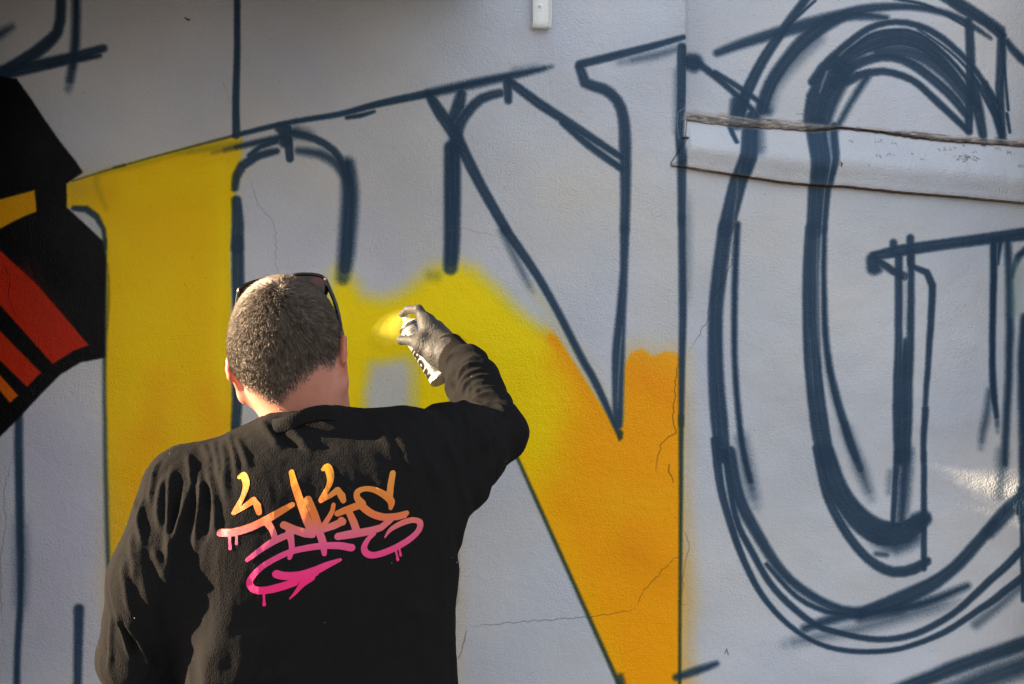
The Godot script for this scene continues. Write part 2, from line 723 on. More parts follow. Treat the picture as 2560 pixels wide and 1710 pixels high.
func crack(p: Array, w := 1.5, c := Color(0.20, 0.17, 0.15), alpha := 0.6) -> void:
	# a wandering hairline
	var q := []
	var r := RandomNumberGenerator.new()
	r.seed = int(p[0] * 13 + p[1])
	for i in range(0, p.size() - 2, 2):
		var a := Vector2(p[i], p[i + 1])
		var b := Vector2(p[i + 2], p[i + 3])
		var n := maxi(int(a.distance_to(b) / 9.0), 1)
		for k in n:
			var v := a.lerp(b, float(k) / n) + Vector2(r.randf_range(-3, 3), r.randf_range(-3, 3)) * (1.0 if k else 0.3)
			q.append_array([v.x, v.y])
	q.append_array([p[p.size() - 2], p[p.size() - 1]])
	spray(q, [w * 0.8, w, w * 0.7], 0.5, c, alpha, 0.1, 0.1, true)

func paint_mural() -> ImageTexture:
	start_mural()
	# --- colour fills
	# letter on the left: yellow, warmer towards its middle and foot
	area([160, 458, 300, 414, 440, 376, 588, 340, 606, 346, 602, 395, 588, 470, 578, 540, 572, 640, 576, 760, 568, 860, 572, 940, 582, 1010, 580, 1090, 574, 1400, 570, 1880, 284, 1880, 276, 1500, 270, 1300, 264, 1050, 262, 900, 262, 620, 256, 566, 234, 536, 200, 520, 158, 516], 6, AMBER)
	spray([330, 470, 470, 440, 560, 415], [60, 80, 50], 44, YELLOW, 0.4)
	spray([550, 420, 558, 600, 552, 800, 552, 960, 556, 1080], [30, 36, 34, 36, 20], 34, YELLOW, 0.75)
	spray([300, 620, 330, 800, 340, 1000, 320, 1200], [50, 70, 80, 50], 60, YELLOW, 0.35)
	spray([420, 700, 400, 860, 440, 980], [90, 110, 90], 70, YELLOW, 0.4)
	spray([515, 990, 540, 1060, 530, 1140], [50, 60, 50], 44, Color(0.96, 0.62, 0.02), 0.55)
	spray([350, 1130, 330, 1300, 310, 1500], [120, 130, 90], 40, Color(0.95, 0.64, 0.02), 0.45)
	spray([400, 960, 380, 1080], [90, 80], 36, Color(0.93, 0.60, 0.02), 0.35)
	spray([200, 470, 260, 490], [60, 50], 40, Color(0.93, 0.68, 0.02), 0.4)
	spray([430, 385, 520, 372, 600, 352], [10, 12, 8], 5, Color(0.45, 0.47, 0.08), 0.5, 0.3, 0.2)
	spray([230, 470, 280, 480], [26, 30], 14, Color(0.36, 0.38, 0.10), 0.5, 0.3, 0.3)
	spray([265, 520, 240, 440, 330, 415, 440, 385, 560, 352], [10, 16, 14, 12, 10], 5, Color(0.62, 0.55, 0.05), 0.35)
	area([-320, 560, -320, 520, 0, 497, 88, 474, 92, 530, 60, 540, 20, 560, -20, 580, -320, 640], 4, Color(0.88, 0.64, 0.03))
	# the N: left leg, then the slanting band from yellow into orange
	area([822, 1880, 820, 1100, 822, 760, 838, 682, 852, 668, 878, 700, 905, 742, 955, 750, 1000, 735, 1040, 704, 1080, 672, 1140, 660, 1186, 676, 1240, 724, 1290, 775, 1340, 815, 1400, 850, 1460, 920, 1552, 1090, 1566, 1300, 1560, 1880], 38, YELLOW)
	area([840, 1300, 838, 800, 852, 720, 900, 770, 960, 790, 1050, 740, 1130, 700, 1200, 740, 1290, 820, 1380, 870, 1480, 980, 1540, 1100, 1500, 1300], 30, YELLOW, 0.8)
	area([1395, 900, 1385, 860, 1372, 838, 1384, 832, 1410, 846, 1460, 880, 1552, 1090, 1564, 1000, 1566, 905, 1580, 876, 1604, 870, 1632, 888, 1662, 876, 1690, 878, 1704, 900, 1704, 1880, 1300, 1880, 1320, 1300, 1400, 1100, 1470, 1000, 1420, 900], 60, ORANGE, 0.55)
	spray([1380, 846, 1396, 862], [26, 30], 7, ORANGE, 0.9)
	spray([1400, 862, 1450, 940, 1500, 1030, 1548, 1110], [30, 40, 50, 70], 16, ORANGE, 0.9, 0.05)
	spray([1400, 900, 1430, 970, 1480, 1060, 1540, 1180], [30, 70, 110, 150], 60, ORANGE, 0.75, 0.1)
	spray([1390, 1200, 1440, 1300, 1510, 1450, 1570, 1700, 1580, 1880], [60, 130, 200, 240, 240], 70, ORANGE, 0.92, 0.1)
	spray([1470, 1110, 1510, 1200, 1570, 1300, 1600, 1500], [90, 140, 170, 180], 70, ORANGE, 0.85)
	spray([1290, 1130, 1360, 1270, 1440, 1430, 1540, 1660], [20, 30, 40, 50], 30, Color(0.985, 0.70, 0.0), 0.6)
	area([1560, 915, 1578, 880, 1604, 872, 1632, 890, 1662, 878, 1690, 882, 1702, 900, 1702, 1880, 1560, 1880], 5, ORANGE, 0.97)
	spray([1590, 930, 1650, 960, 1680, 1000], [40, 60, 40], 24, Color(0.97, 0.56, 0.02), 0.5)
	spray([1480, 1240, 1640, 1260], [60, 70], 40, Color(0.93, 0.74, 0.02), 0.28, 0.2, 0.2)
	spray([1540, 1340, 1660, 1440], [90, 60], 44, Color(0.86, 0.52, 0.02), 0.4, 0.2, 0.2)
	spray([1300, 950, 1340, 1100, 1380, 1180], [60, 90, 60], 40, Color(0.95, 0.76, 0.01), 0.4)
	# what the yellow left bare: an unsprayed patch, the two grey wedges, the wall beside the letter
	area([924, 905, 1014, 892, 1030, 915, 1032, 1880, 918, 1880, 908, 980], 26, BLACK, 0.93, true)
	area([1028, 880, 1052, 900, 1052, 1880, 1026, 1880], 7, BLACK, 0.3, true)
	area([1136, 1172, 1288, 1134, 1552, 1722, 1600, 1880, 1136, 1880], 4, BLACK, 1.0, true)
	area([1305, 700, 1548, 1083, 1561, 900, 1562, 560], 4, BLACK, 0.92, true)
	spray([1140, 1200, 1150, 1500, 1146, 1720], [20, 24, 22], 12, Color(0.80, 0.70, 0.50), 0.35)
	spray([1330, 720, 1450, 900, 1530, 1040], [18, 26, 14], 16, Color(0.80, 0.70, 0.30), 0.3)
	spray([1716, 1000, 1718, 1300, 1722, 1710], [16, 20, 24], 12, Color(0.66, 0.62, 0.48), 0.18)
	spray([1742, -150, 1744, 60, 1740, 240], [40, 44, 30], 44, Color(0.62, 0.625, 0.64), 0.4)  # shade beside the step, painted in as a darker grey band
	spray([-100, 250, 60, 330, 190, 470], [60, 60, 40], 60, Color(0.55, 0.56, 0.58), 0.4)
	# overspray on the wall: warm and lilac clouds
	spray([640, 300, 900, 520, 1000, 620], [160, 200, 120], 100, Color(0.78, 0.74, 0.66), 0.35)
	spray([1430, 470, 1640, 560, 1640, 800], [120, 160, 140], 80, Color(0.79, 0.75, 0.66), 0.4)
	spray([100, 1100, 160, 1300, 120, 1600], [160, 180, 160], 90, Color(0.71, 0.70, 0.77), 0.6)
	spray([470, 200, 760, 120], [160, 180], 100, Color(0.70, 0.71, 0.77), 0.3)
	spray([900, 540, 960, 600, 980, 680], [90, 90, 60], 50, Color(0.70, 0.72, 0.80), 0.4)
	# --- blue outline strokes
	left_strokes()
	n_strokes()
	g_arcs()
	g_stem()
	# --- black and red on the far left
	area([-320, 150, -60, 180, 40, 196, 75, 244, 112, 300, 150, 355, 190, 405, 206, 430, 165, 458, 166, 518, 190, 540, 257, 602, 264, 645, 262, 766, 262, 893, 200, 905, 150, 935, 100, 985, 50, 1040, -20, 1110, -320, 1500], 3.2, BLACK)
	area([-320, 640, -320, 520, -20, 500, 0, 497, 86, 474, 91, 528, 60, 540, 20, 560, -20, 582], 3, Color(0.86, 0.61, 0.03))
	area([-200, 440, 0, 625, 94, 713, 222, 862, 184, 876, 131, 909, 0, 762, -200, 560], 2.5, RED)
	area([-200, 640, 0, 827, 102, 931, 67, 966, 0, 902, -200, 720], 2.5, Color(0.72, 0.17, 0.05))
	area([-200, 740, 0, 937, 45, 988, 24, 1006, 0, 976, -200, 800], 2.5, Color(0.80, 0.36, 0.04))
	spray([60, 690, 110, 800], [40, 70], 30, Color(0.62, 0.16, 0.05), 0.5)
	# --- blemishes: hairline cracks, spots
	crack([622, 440, 640, 500, 660, 530, 685, 560, 690, 600, 688, 650, 695, 690], 1.2, Color(0.3, 0.28, 0.28), 0.45)
	crack([1706, 896, 1690, 920, 1686, 1000, 1680, 1040, 1690, 1080, 1650, 1110, 1640, 1180], 2.4)
	crack([1838, 450, 1842, 520, 1838, 580, 1828, 650, 1812, 700, 1775, 750, 1768, 800, 1720, 880], 1.8)
	crack([1166, 1566, 1160, 1600, 1145, 1645], 2.2)
	crack([1166, 1566, 1300, 1555, 1420, 1545, 1500, 1537, 1590, 1522])
	crack([1590, 1522, 1605, 1480, 1650, 1430, 1700, 1385], 1.4)
	crack([30, 1140, 8, 1230, 14, 1320, 0, 1400, 4, 1560], 1.3, Color(0.2, 0.18, 0.2), 0.5)
	crack([4, 650, 22, 690, 20, 740, 40, 790], 1.3, Color(0.1, 0.02, 0.02), 0.7)
	crack([1706, 1320, 1722, 1360, 1712, 1400, 1704, 1480], 1.2)
	crack([1674, 1150, 1672, 1180, 1682, 1205], 3.4, Color(0.35, 0.22, 0.05))
	crack([555, 200, 575, 255], 1.0, Color(0.4, 0.4, 0.4), 0.4)
	crack([1090, 575, 1160, 570, 1240, 590], 1.0, Color(0.4, 0.38, 0.36), 0.5)
	spray([462, 44, 470, 49, 474, 48], [3, 4, 2], 0.6, Color(0.08, 0.07, 0.07))
	spray([1812, 1632, 1816, 1622, 1820, 1636], [1.5, 2, 1.5], 0.6, Color(0.1, 0.1, 0.1), 0.8)
	var r := RandomNumberGenerator.new()
	r.seed = 5
	for i in 260:
		var x := r.randf_range(-200, 2800)
		var y := r.randf_range(-100, 1800)
		var l := r.randf_range(0.5, 3)
		spray([x, y, x + r.randf_range(-l, l), y + r.randf_range(-l, l)], [r.randf_range(1.0, 2.4)], 0.6, Color(0.3, 0.28, 0.27), r.randf_range(0.15, 0.5))
	return ImageTexture.create_from_image(Image.create_from_data(TW, TH, false, Image.FORMAT_RGB8, can_rgb))

func left_strokes() -> void:
	spray([152, -60, 150, 50, 142, 80, 112, 112, 62, 148, 0, 182, -80, 210], [26, 27, 28, 34, 34, 34, 34], 4, DEEP)
	spray([190, -60, 189, 60, 184, 140, 170, 222], [22, 22, 24, 20], 6, DEEP, 0.92, 0, 0.25)
	spray([-90, 200, 0, 184, 70, 168, 150, 150, 258, 120], [34, 34, 34, 30, 20], 4, DEEP)
	spray([120, 162, 200, 146, 248, 138], [20, 18, 12], 4, DEEP, 0.9)
	spray([-60, 118, 0, 84, 28, 66], [26, 22, 14], 8, DEEP, 0.75)
	spray([592, -100, 592, 120, 589, 250, 590, 336], [17, 17, 19, 21], 2.4)
	spray([184, 520, 215, 522, 240, 540, 258, 572, 262, 620], [14, 18, 16, 12, 9], 3)
	spray([262, 600, 263, 800, 260, 940, 262, 1100, 266, 1300, 272, 1480, 276, 1720], [8, 9, 9, 10, 11, 11, 10], 4, Color(0.13, 0.22, 0.23), 0.8)
	spray([268, 640, 272, 740, 268, 820], [3, 5, 3], 2.5, Color(0.26, 0.27, 0.08), 0.5, 0.2, 0.2)
	spray([46, 1040, 46, 1140, 50, 1360, 50, 1500, 42, 1650, 40, 1820], [21, 23, 22, 18, 17, 20], 4)
	spray([48, 1280, 52, 1400, 50, 1520], [32, 38, 32], 12, BLUE, 0.45, 0.2, 0.2)
	spray([196, 1522, 195, 1600, 191, 1820], [28, 24, 19], 4)
	# top of the letter and the knot where its serif meets the N
	spray([180, 452, 300, 415, 440, 376, 585, 338], [3, 4, 5, 8], 2, Color(0.20, 0.24, 0.15), 0.75)
	spray([285, 418, 310, 412], [5, 6], 3, Color(0.18, 0.26, 0.20), 0.8)
	spray([585, 338, 720, 306, 850, 284, 941, 260, 1070, 233], [13, 14, 15, 18, 22], 2.6)
	spray([1070, 233, 1180, 209, 1290, 186, 1378, 166], [23, 25, 20, 9], 5, BLUE, 0.95, 0, 0.12)
	spray([1230, 186, 1340, 168], [16, 10], 10, BLUE, 0.5, 0.3, 0.3)
	spray([866, 293, 900, 288, 935, 278], [11, 13, 8], 2.5)
	spray([510, 386, 560, 374, 620, 360, 705, 342], [8, 12, 16, 18], 4, BLUE, 0.9, 0.5)
	spray([696, 318, 712, 325, 712, 352], [24, 40, 36], 4)
	spray([720, 350, 724, 396], [24, 20], 2.5)
	spray([586, 470, 590, 440, 604, 414, 640, 390, 690, 377], [18, 22, 24, 22, 18], 3.5)
	spray([622, 388, 650, 366, 690, 352], [12, 15, 16], 3)
	spray([734, 332, 786, 346, 832, 374, 856, 412, 866, 450], [22, 20, 20, 22, 26], 3.5)
	spray([740, 330, 770, 338], [30, 22], 12, BLUE, 0.8)
	spray([745, 376, 800, 384, 842, 410, 864, 440], [18, 24, 24, 26], 7, BLUE, 0.85)
	spray([868, 410, 874, 480, 870, 560, 864, 640, 856, 694], [36, 44, 44, 42, 34], 8, BLUE, 0.95, 0, 0.16)
	spray([590, 500, 594, 560, 592, 620], [26, 32, 34], 3)
	spray([594, 600, 594, 700, 596, 790, 590, 890, 592, 1000, 588, 1100, 586, 1400], [32, 34, 32, 28, 27, 26, 24], 3)

func n_strokes() -> void:
	spray([1074, 240, 1100, 282, 1135, 332, 1165, 392, 1205, 470, 1265, 575], [24, 32, 34, 30, 27, 26], 3)
	spray([1262, 572, 1337, 680, 1392, 775, 1450, 888, 1491, 962, 1550, 1092], [26, 22, 20, 20, 20, 12], 3)
	spray([1245, 556, 1290, 650, 1330, 728], [18, 18, 12], 7, BLUE, 0.55, 0.1, 0.3)
	spray([1250, 232, 1202, 246, 1164, 284, 1141, 322, 1140, 372], [22, 25, 28, 36, 36], 4)
	spray([1152, 234, 1146, 262, 1130, 296], [28, 34, 26], 4)
	spray([1130, 352, 1130, 480, 1129, 600, 1125, 668], [44, 44, 42, 38], 4.5, BLUE, 0.96, 0.04, 0.13)
	spray([1090, 690, 1075, 688], [20, 18], 12, Color(0.40, 0.42, 0.20), 0.5)
	spray([1142, 850, 1150, 860, 1156, 880], [16, 22, 18], 9, Color(0.42, 0.44, 0.10), 0.7)
	spray([1127, 1000, 1127, 940], [8, 6], 5, Color(0.45, 0.47, 0.08), 0.7)
	spray([1272, 202, 1344, 256, 1418, 304, 1552, 392], [22, 26, 24, 17], 3)
	spray([1404, 306, 1473, 364, 1552, 420], [15, 20, 19], 3)
	spray([1268, 204, 1270, 250], [25, 21], 3)
	spray([1448, 166, 1462, 206, 1508, 222, 1542, 250, 1558, 296, 1562, 366, 1563, 476, 1561, 572], [24, 28, 29, 28, 30, 32, 27, 25], 3.6)
	spray([1570, 340, 1572, 420], [20, 24], 6, BLUE, 0.7, 0.3, 0.2)
	spray([1561, 566, 1559, 670, 1552, 780, 1545, 890, 1544, 1060], [25, 20, 26, 34, 26], 3.5)
	spray([1550, 1082, 1547, 1100], [16, 4], 2, Color(0.20, 0.24, 0.12), 0.9)
	spray([1556, 800, 1548, 900, 1543, 1020], [3, 5, 4], 2.5, Color(0.62, 0.62, 0.56), 0.5, 0.2, 0.2)
	spray([1448, 160, 1546, 136, 1640, 112, 1708, 92], [22, 22, 18, 14], 2.6)
	spray([1530, 158, 1635, 138, 1705, 118], [14, 20, 14], 8, BLUE, 0.6, 0.2, 0.2)
	spray([1704, 118, 1702, 250, 1698, 335, 1703, 420, 1704, 560], [26, 24, 22, 24, 21], 3)
	spray([1696, 130, 1693, 330], [22, 18], 8, BLUE, 0.5, 0.1, 0.2)
	spray([1704, 540, 1706, 760, 1704, 900, 1702, 1060], [21, 21, 18, 14], 3)
	spray([1702, 1040, 1701, 1300, 1699, 1560, 1698, 1820], [14, 10, 8, 8], 2.5, Color(0.17, 0.25, 0.19), 0.95)
	spray([1712, 470, 1716, 620, 1712, 760], [26, 24, 20], 10, BLUE, 0.35, 0.2, 0.2)
	spray([1288, 1134, 1340, 1250, 1430, 1450, 1552, 1722, 1620, 1880], [8, 10, 10, 12, 12], 3, Color(0.20, 0.26, 0.20), 0.95, 0, 0, true)
	spray([1550, 1690, 1560, 1760], [16, 40], 5, BLUE, 0.8)
	spray([1136, 1390, 1134, 1500], [16, 14], 8, Color(0.35, 0.40, 0.36), 0.7)

func g_arcs() -> void:
	# outer bow, upper half above the ledge
	spray([2035, -30, 1964, 66, 1908, 150, 1864, 240, 1846, 300], [22, 26, 28, 32, 40], 3)
	spray([2042, -5, 1985, 48, 1960, 80], [8, 9, 12], 2)
	spray([1795, 127, 1860, 103, 1938, 79, 2030, 54, 2121, 32, 2222, 38], [20, 26, 30, 36, 30, 14], 5)
	spray([1908, 268, 1930, 206, 1975, 139, 2030, 82, 2096, 40, 2176, 15, 2286, 11, 2378, 29, 2433, 56, 2484, 90], [36, 36, 36, 42, 36, 24, 18, 18, 16, 8], 4)
	spray([1925, 262, 1940, 214, 1990, 150, 2050, 90], [30, 26, 30, 30], 12, BLUE, 0.5)
	spray([2000, -40, 2160, -70, 2330, -30, 2414, 20, 2469, 50, 2512, 84], [20, 20, 22, 22, 22, 24], 3)
	spray([2390, -10, 2450, 30, 2508, 70], [26, 28, 26], 4)
	spray([2514, 80, 2520, 183, 2528, 270], [12, 8, 8], 2)
	spray([2240, -10, 2330, 10, 2440, 70], [8, 10, 8], 2)
	# inner bows
	spray([2034, 200, 2060, 165, 2103, 121, 2176, 66, 2242, 49, 2304, 59, 2360, 88, 2425, 146, 2469, 205, 2508, 262], [22, 26, 20, 18, 16, 18, 18, 16, 16, 14], 3)
	spray([2121, 130, 2176, 85, 2242, 70, 2304, 80, 2378, 139, 2430, 200], [12, 13, 12, 12, 13, 12], 2.4)
	spray([2300, 66, 2400, 140, 2480, 240, 2506, 292], [6, 8, 8, 10], 2)
	spray([2098, 165, 2140, 125, 2190, 102, 2249, 90, 2315, 108, 2378, 168, 2430, 234, 2451, 262], [38, 40, 42, 42, 38, 30, 22, 18], 3.6)
	spray([2200, 122, 2290, 128, 2370, 180, 2440, 270], [30, 34, 30, 22], 5, BLUE, 0.85)
	spray([2092, 204, 2136, 160, 2213, 136, 2286, 155, 2378, 228, 2428, 290], [34, 30, 24, 25, 26, 20], 3.4)
	spray([2120, 200, 2150, 184, 2213, 173, 2286, 195, 2341, 242, 2430, 326], [26, 24, 20, 19, 20, 17], 3)
	spray([2100, 150, 2070, 195, 2046, 240, 2036, 300], [40, 52, 56, 50], 3.4)
	spray([2130, 170, 2085, 240, 2060, 310], [30, 44, 40], 6, BLUE, 0.9)
	spray([2082, 150, 2062, 200, 2054, 225], [5, 7, 4], 2, Color(0.62, 0.64, 0.66), 0.5, 0.2, 0.2)
	spray([2172, 188, 2134, 248, 2096, 316], [20, 16, 15], 6)
	spray([2160, 220, 2130, 270], [24, 16], 10, BLUE, 0.5, 0.2, 0.3)
	# right ends of the bows
	spray([2428, 46, 2433, 146, 2428, 322], [22, 26, 22], 3)
	spray([2512, 84, 2510, 160, 2507, 230, 2513, 336], [24, 26, 24, 20], 3.4)
	spray([2440, 210, 2452, 270, 2464, 335], [30, 30, 22], 3.4)
	spray([2469, 205, 2500, 290, 2514, 345], [20, 24, 20], 3)
	spray([2436, 180, 2480, 260, 2512, 320], [10, 12, 12], 2.6)
	spray([2524, 280, 2532, 326], [10, 8], 2)
	spray([2464, 108, 2467, 160], [16, 12], 8, BLUE, 0.7, 0.2, 0.3)
	spray([2524, 98, 2560, 140, 2640, 200], [18, 22, 22], 4)
	spray([2465, 350, 2466, 354], [20, 18], 2.5, BLUE, 0.8)
	spray([2502, 346, 2522, 354], [14, 10], 5, BLUE, 0.75)
	# small crossing strokes beside the wall's step
	spray([1728, 150, 1736, 152], [46, 50], 6, BLUE, 0.93)
	spray([1742, 148, 1812, 204, 1884, 270], [22, 17, 16], 3)
	spray([1790, 176, 1848, 212, 1902, 250], [14, 15, 15], 3)
	spray([1910, 264, 1922, 272], [28, 26], 9, BLUE, 0.9)
	spray([1850, 250, 1845, 300], [44, 46], 6, BLUE, 0.9)
	spray([1828, 312, 1832, 335, 1838, 356], [16, 14, 13], 2.5)
	# across the ledge and down
	spray([1886, 290, 1876, 335, 1864, 395, 1846, 450, 1830, 510, 1813, 575], [40, 46, 47, 46, 45, 42], 3.2)
	spray([1890, 300, 1884, 370], [54, 48], 9, BLUE, 0.6)
	spray([1846, 400, 1838, 520, 1826, 600], [3, 5, 3], 3, Color(0.60, 0.63, 0.66), 0.4, 0.2, 0.2)
	spray([1814, 565, 1798, 680, 1788, 790, 1789, 936, 1797, 1046, 1806, 1140], [40, 40, 38, 42, 46, 40], 3.6)
	spray([1800, 590, 1796, 640], [4, 3], 2.4, Color(0.62, 0.64, 0.66), 0.55, 0.3, 0.3)
	spray([1782, 840, 1783, 930], [2.4, 2], 1.4, Color(0.5, 0.52, 0.55), 0.5, 0.3, 0.3)
	spray([1843, 560, 1836, 716, 1836, 900, 1848, 1060, 1862, 1150, 1880, 1220], [16, 17, 15, 16, 20, 18], 4, BLUE, 0.95, 0, 0.12)
	spray([1850, 1080, 1868, 1180, 1888, 1262], [26, 34, 20], 14, BLUE, 0.6, 0.1, 0.3)
	spray([1788, 1100, 1800, 1210, 1822, 1296, 1857, 1396, 1905, 1488, 1971, 1561, 2048, 1609, 2140, 1628, 2249, 1620, 2359, 1580, 2451, 1521, 2560, 1440, 2700, 1320], [26, 22, 20, 18, 16, 14, 13, 14, 14, 16, 18, 24, 26], 2.4)
	spray([1812, 1130, 1838, 1290, 1878, 1376, 1936, 1472, 2030, 1556, 2103, 1582, 2194, 1597, 2286, 1584, 2378, 1536, 2469, 1456, 2560, 1368, 2680, 1240], [18, 17, 18, 18, 18, 17, 16, 17, 18, 20, 22, 22], 2.6)
	spray([1822, 1130, 1846, 1242, 1890, 1330, 1956, 1430, 2030, 1490, 2103, 1524, 2158, 1530], [36, 34, 30, 26, 24, 24, 26], 4)
	spray([2150, 1532, 2249, 1500, 2359, 1440, 2433, 1368, 2506, 1280, 2580, 1210], [30, 46, 34, 32, 28, 20], 3.6)
	spray([1916, 1410, 1990, 1490, 2066, 1528, 2150, 1540], [12, 14, 15, 16], 2.5)
	spray([2010, 1570, 2121, 1536, 2286, 1514, 2418, 1464], [20, 28, 28, 16], 7, BLUE, 0.93)
	spray([2100, 1545, 2250, 1525], [40, 36], 10, BLUE, 0.8, 0.2, 0.2)
	spray([1946, 1612, 2040, 1592, 2180, 1562, 2396, 1500], [16, 20, 22, 26], 14, BLUE, 0.6, 0.2, 0.15)
	spray([2470, 1330, 2530, 1275], [34, 26], 6, BLUE, 0.85)
	spray([2440, 1560, 2560, 1460], [24, 20], 8, BLUE, 0.6)
	spray([1690, 1692, 1740, 1676, 1790, 1658], [18, 22, 14], 5)
	spray([2230, 1730, 2400, 1664, 2560, 1608, 2700, 1560], [36, 40, 40, 36], 6)
	spray([2330, 1745, 2480, 1690, 2600, 1650], [40, 56, 56], 14, BLUE, 0.85)

func g_stem() -> void:
	# inner bow's left side below the ledge
	spray([2046, 310, 2043, 395, 2040, 476, 2034, 580], [56, 54, 44, 40], 3)
	spray([2090, 310, 2082, 385, 2070, 458, 2060, 580], [20, 21, 17, 15], 3)
	spray([2084, 320, 2072, 380], [26, 16], 9, BLUE, 0.6)
	spray([2032, 570, 2026, 716, 2031, 900, 2046, 1046, 2064, 1150], [42, 44, 46, 48, 48], 3)
	spray([2060, 570, 2059, 735, 2067, 880, 2092, 1000, 2130, 1120, 2158, 1190], [14, 15, 18, 22, 26, 16], 4, BLUE, 0.95, 0, 0.15)
	spray([2110, 1060, 2150, 1170, 2178, 1245], [20, 28, 14], 12, BLUE, 0.7, 0.1, 0.3)
	spray([2044, 560, 2042, 700, 2048, 860, 2076, 990, 2100, 1090], [4, 6, 6, 7, 4], 3, Color(0.58, 0.60, 0.62), 0.5, 0.1, 0.2)
	spray([2022, 800, 2028, 900, 2034, 990], [1.4, 2.0, 1.4], 1.0, Color(0.42, 0.50, 0.54), 0.6, 0.2, 0.2)
	spray([2042, 1120, 2066, 1232, 2110, 1323, 2169, 1396, 2231, 1429, 2286, 1420, 2316, 1402], [26, 24, 24, 25, 28, 30, 24], 3)
	spray([2064, 1130, 2096, 1225, 2147, 1296, 2205, 1332, 2262, 1330, 2308, 1296], [46, 54, 62, 70, 62, 42], 3.6)
	spray([2190, 1350, 2240, 1368, 2290, 1345], [24, 34, 30], 12, BLUE, 0.8)
	spray([2190, 1384, 2216, 1386], [12, 14], 5, BLUE, 0.8)
	spray([2309, 1130, 2309, 1280, 2308, 1420], [15, 17, 16], 2.6)
	spray([2290, 1300, 2308, 1290], [40, 34], 6)
	# bar and spur of the G
	spray([2182, 640, 2250, 626, 2360, 610, 2460, 597, 2560, 584, 2700, 562], [24, 32, 29, 30, 34, 34], 3)
	spray([2182, 648, 2184, 668, 2194, 672], [36, 40, 24], 5)
	spray([2200, 655, 2230, 676, 2260, 690], [20, 20, 22], 3)
	spray([2196, 646, 2226, 638], [3, 2], 1.6, Color(0.45, 0.50, 0.55), 0.6, 0.3, 0.3)
	spray([2233, 606, 2234, 630], [20, 22], 3.4)
	spray([2275, 594, 2277, 660], [20, 22], 3)
	spray([2246, 640, 2246, 826, 2242, 1010, 2244, 1150], [22, 20, 24, 22], 3)
	spray([2277, 640, 2275, 826, 2268, 1010, 2262, 1150], [17, 20, 26, 30], 3.4)
	spray([2262, 850, 2256, 1000, 2254, 1150], [14, 30, 34], 4)
	spray([2262, 650, 2262, 740, 2260, 850], [2.5, 3.5, 2.5], 1.6, Color(0.50, 0.53, 0.56), 0.55, 0.2, 0.3)
	spray([2242, 1130, 2236, 1230, 2231, 1312], [18, 16, 15], 2.6)
	spray([2264, 1130, 2258, 1220, 2252, 1300], [36, 34, 26], 10, BLUE, 0.92)
	spray([2230, 1130, 2222, 1230], [16, 10], 9, BLUE, 0.5, 0.1, 0.4)
	spray([2286, 668, 2316, 680, 2330, 712, 2326, 800, 2320, 900, 2312, 1010], [15, 18, 20, 18, 16, 13], 2.6)
	spray([2312, 1020, 2309, 1060, 2308, 1150], [18, 17, 15], 2.6)
	# stems at the right margin
	spray([2484, 600, 2482, 753, 2480, 900, 2484, 990, 2494, 1080], [20, 18, 17, 18, 10], 3, BLUE, 0.95, 0, 0.2)
	spray([2500, 600, 2494, 660], [16, 6], 3)
	spray([2478, 960, 2462, 1050, 2452, 1120], [14, 18, 10], 8, BLUE, 0.75, 0.1, 0.3)
	spray([2518, 600, 2524, 753, 2521, 936, 2514, 1060, 2510, 1160], [18, 22, 20, 20, 18], 5)
	spray([2506, 1130, 2498, 1240], [26, 14], 12, BLUE, 0.7, 0, 0.4)
	spray([2600, 600, 2545, 640, 2528, 690], [18, 18, 14], 4)
	spray([2558, 790, 2556, 900, 2560, 1140, 2556, 1300], [14, 26, 30, 20], 5)
	spray([2540, 660, 2538, 780], [22, 20], 12, Color(0.55, 0.66, 0.60), 0.5)
	spray([2553, 1120, 2556, 1460, 2556, 1500], [12, 12, 10], 2.6)
	spray([2548, 1220, 2545, 1282], [14, 12], 3)
	spray([2620, 900, 2622, 1300], [30, 26], 6)

# ------------------------------------------------------------------ the wall
var mural: StandardMaterial3D

func uv_of(x: float, y: float) -> Vector2:
	return Vector2((x * WALL_PX + 1280.0 - MX) / MW, ((EYE.y - y) * WALL_PX + 855.0 - MY) / MH)

var wave := noise(1.0, 41, 2)
var wave2 := noise(1.0, 77, 2)
func swell(x: float, y: float) -> float:              # how uneven the plaster is, in metres
	var far := smoothstep(0.35, 0.75, x) * smoothstep(1.95, 1.65, y)
	var n := wave.get_noise_2d(x * 7.0 + y * 3.0, y * 9.0)
	var fine := wave2.get_noise_2d(x * 22.0, y * 26.0)
	return n * (0.0012 + 0.0022 * far) + fine * (0.0002 + 0.0009 * far * clampf(n * 2.0 + 0.5, 0, 1))

func wall_strip(_xs: PackedFloat32Array, rows: Array, cut_x := 99.0, cut_y := 99.0) -> ArrayMesh:   # rows[i] = points of column i, top to bottom
	var v := PackedVector3Array()
	var uv := PackedVector2Array()
	var idx := PackedInt32Array()
	var m: int = rows[0].size()
	for i in rows.size():
		for p in rows[i]:
			v.append(p)
			uv.append(uv_of(p.x, p.y))
	for i in rows.size() - 1:
		for j in m - 1:
			var a := i * m + j
			var b := a + m
			if rows[i][j].x > cut_x and rows[i][j + 1].y > cut_y: continue
			idx.append_array([a, b, a + 1, b, b + 1, a + 1])
	return mesh_of(v, idx, PackedVector3Array(), uv)

func steps(a: float, b: float, d: float) -> PackedFloat32Array:
	var o := PackedFloat32Array()
	var n := maxi(int(ceil((b - a) / d)), 1)
	for i in n + 1: o.append(lerpf(a, b, float(i) / n))
	return o

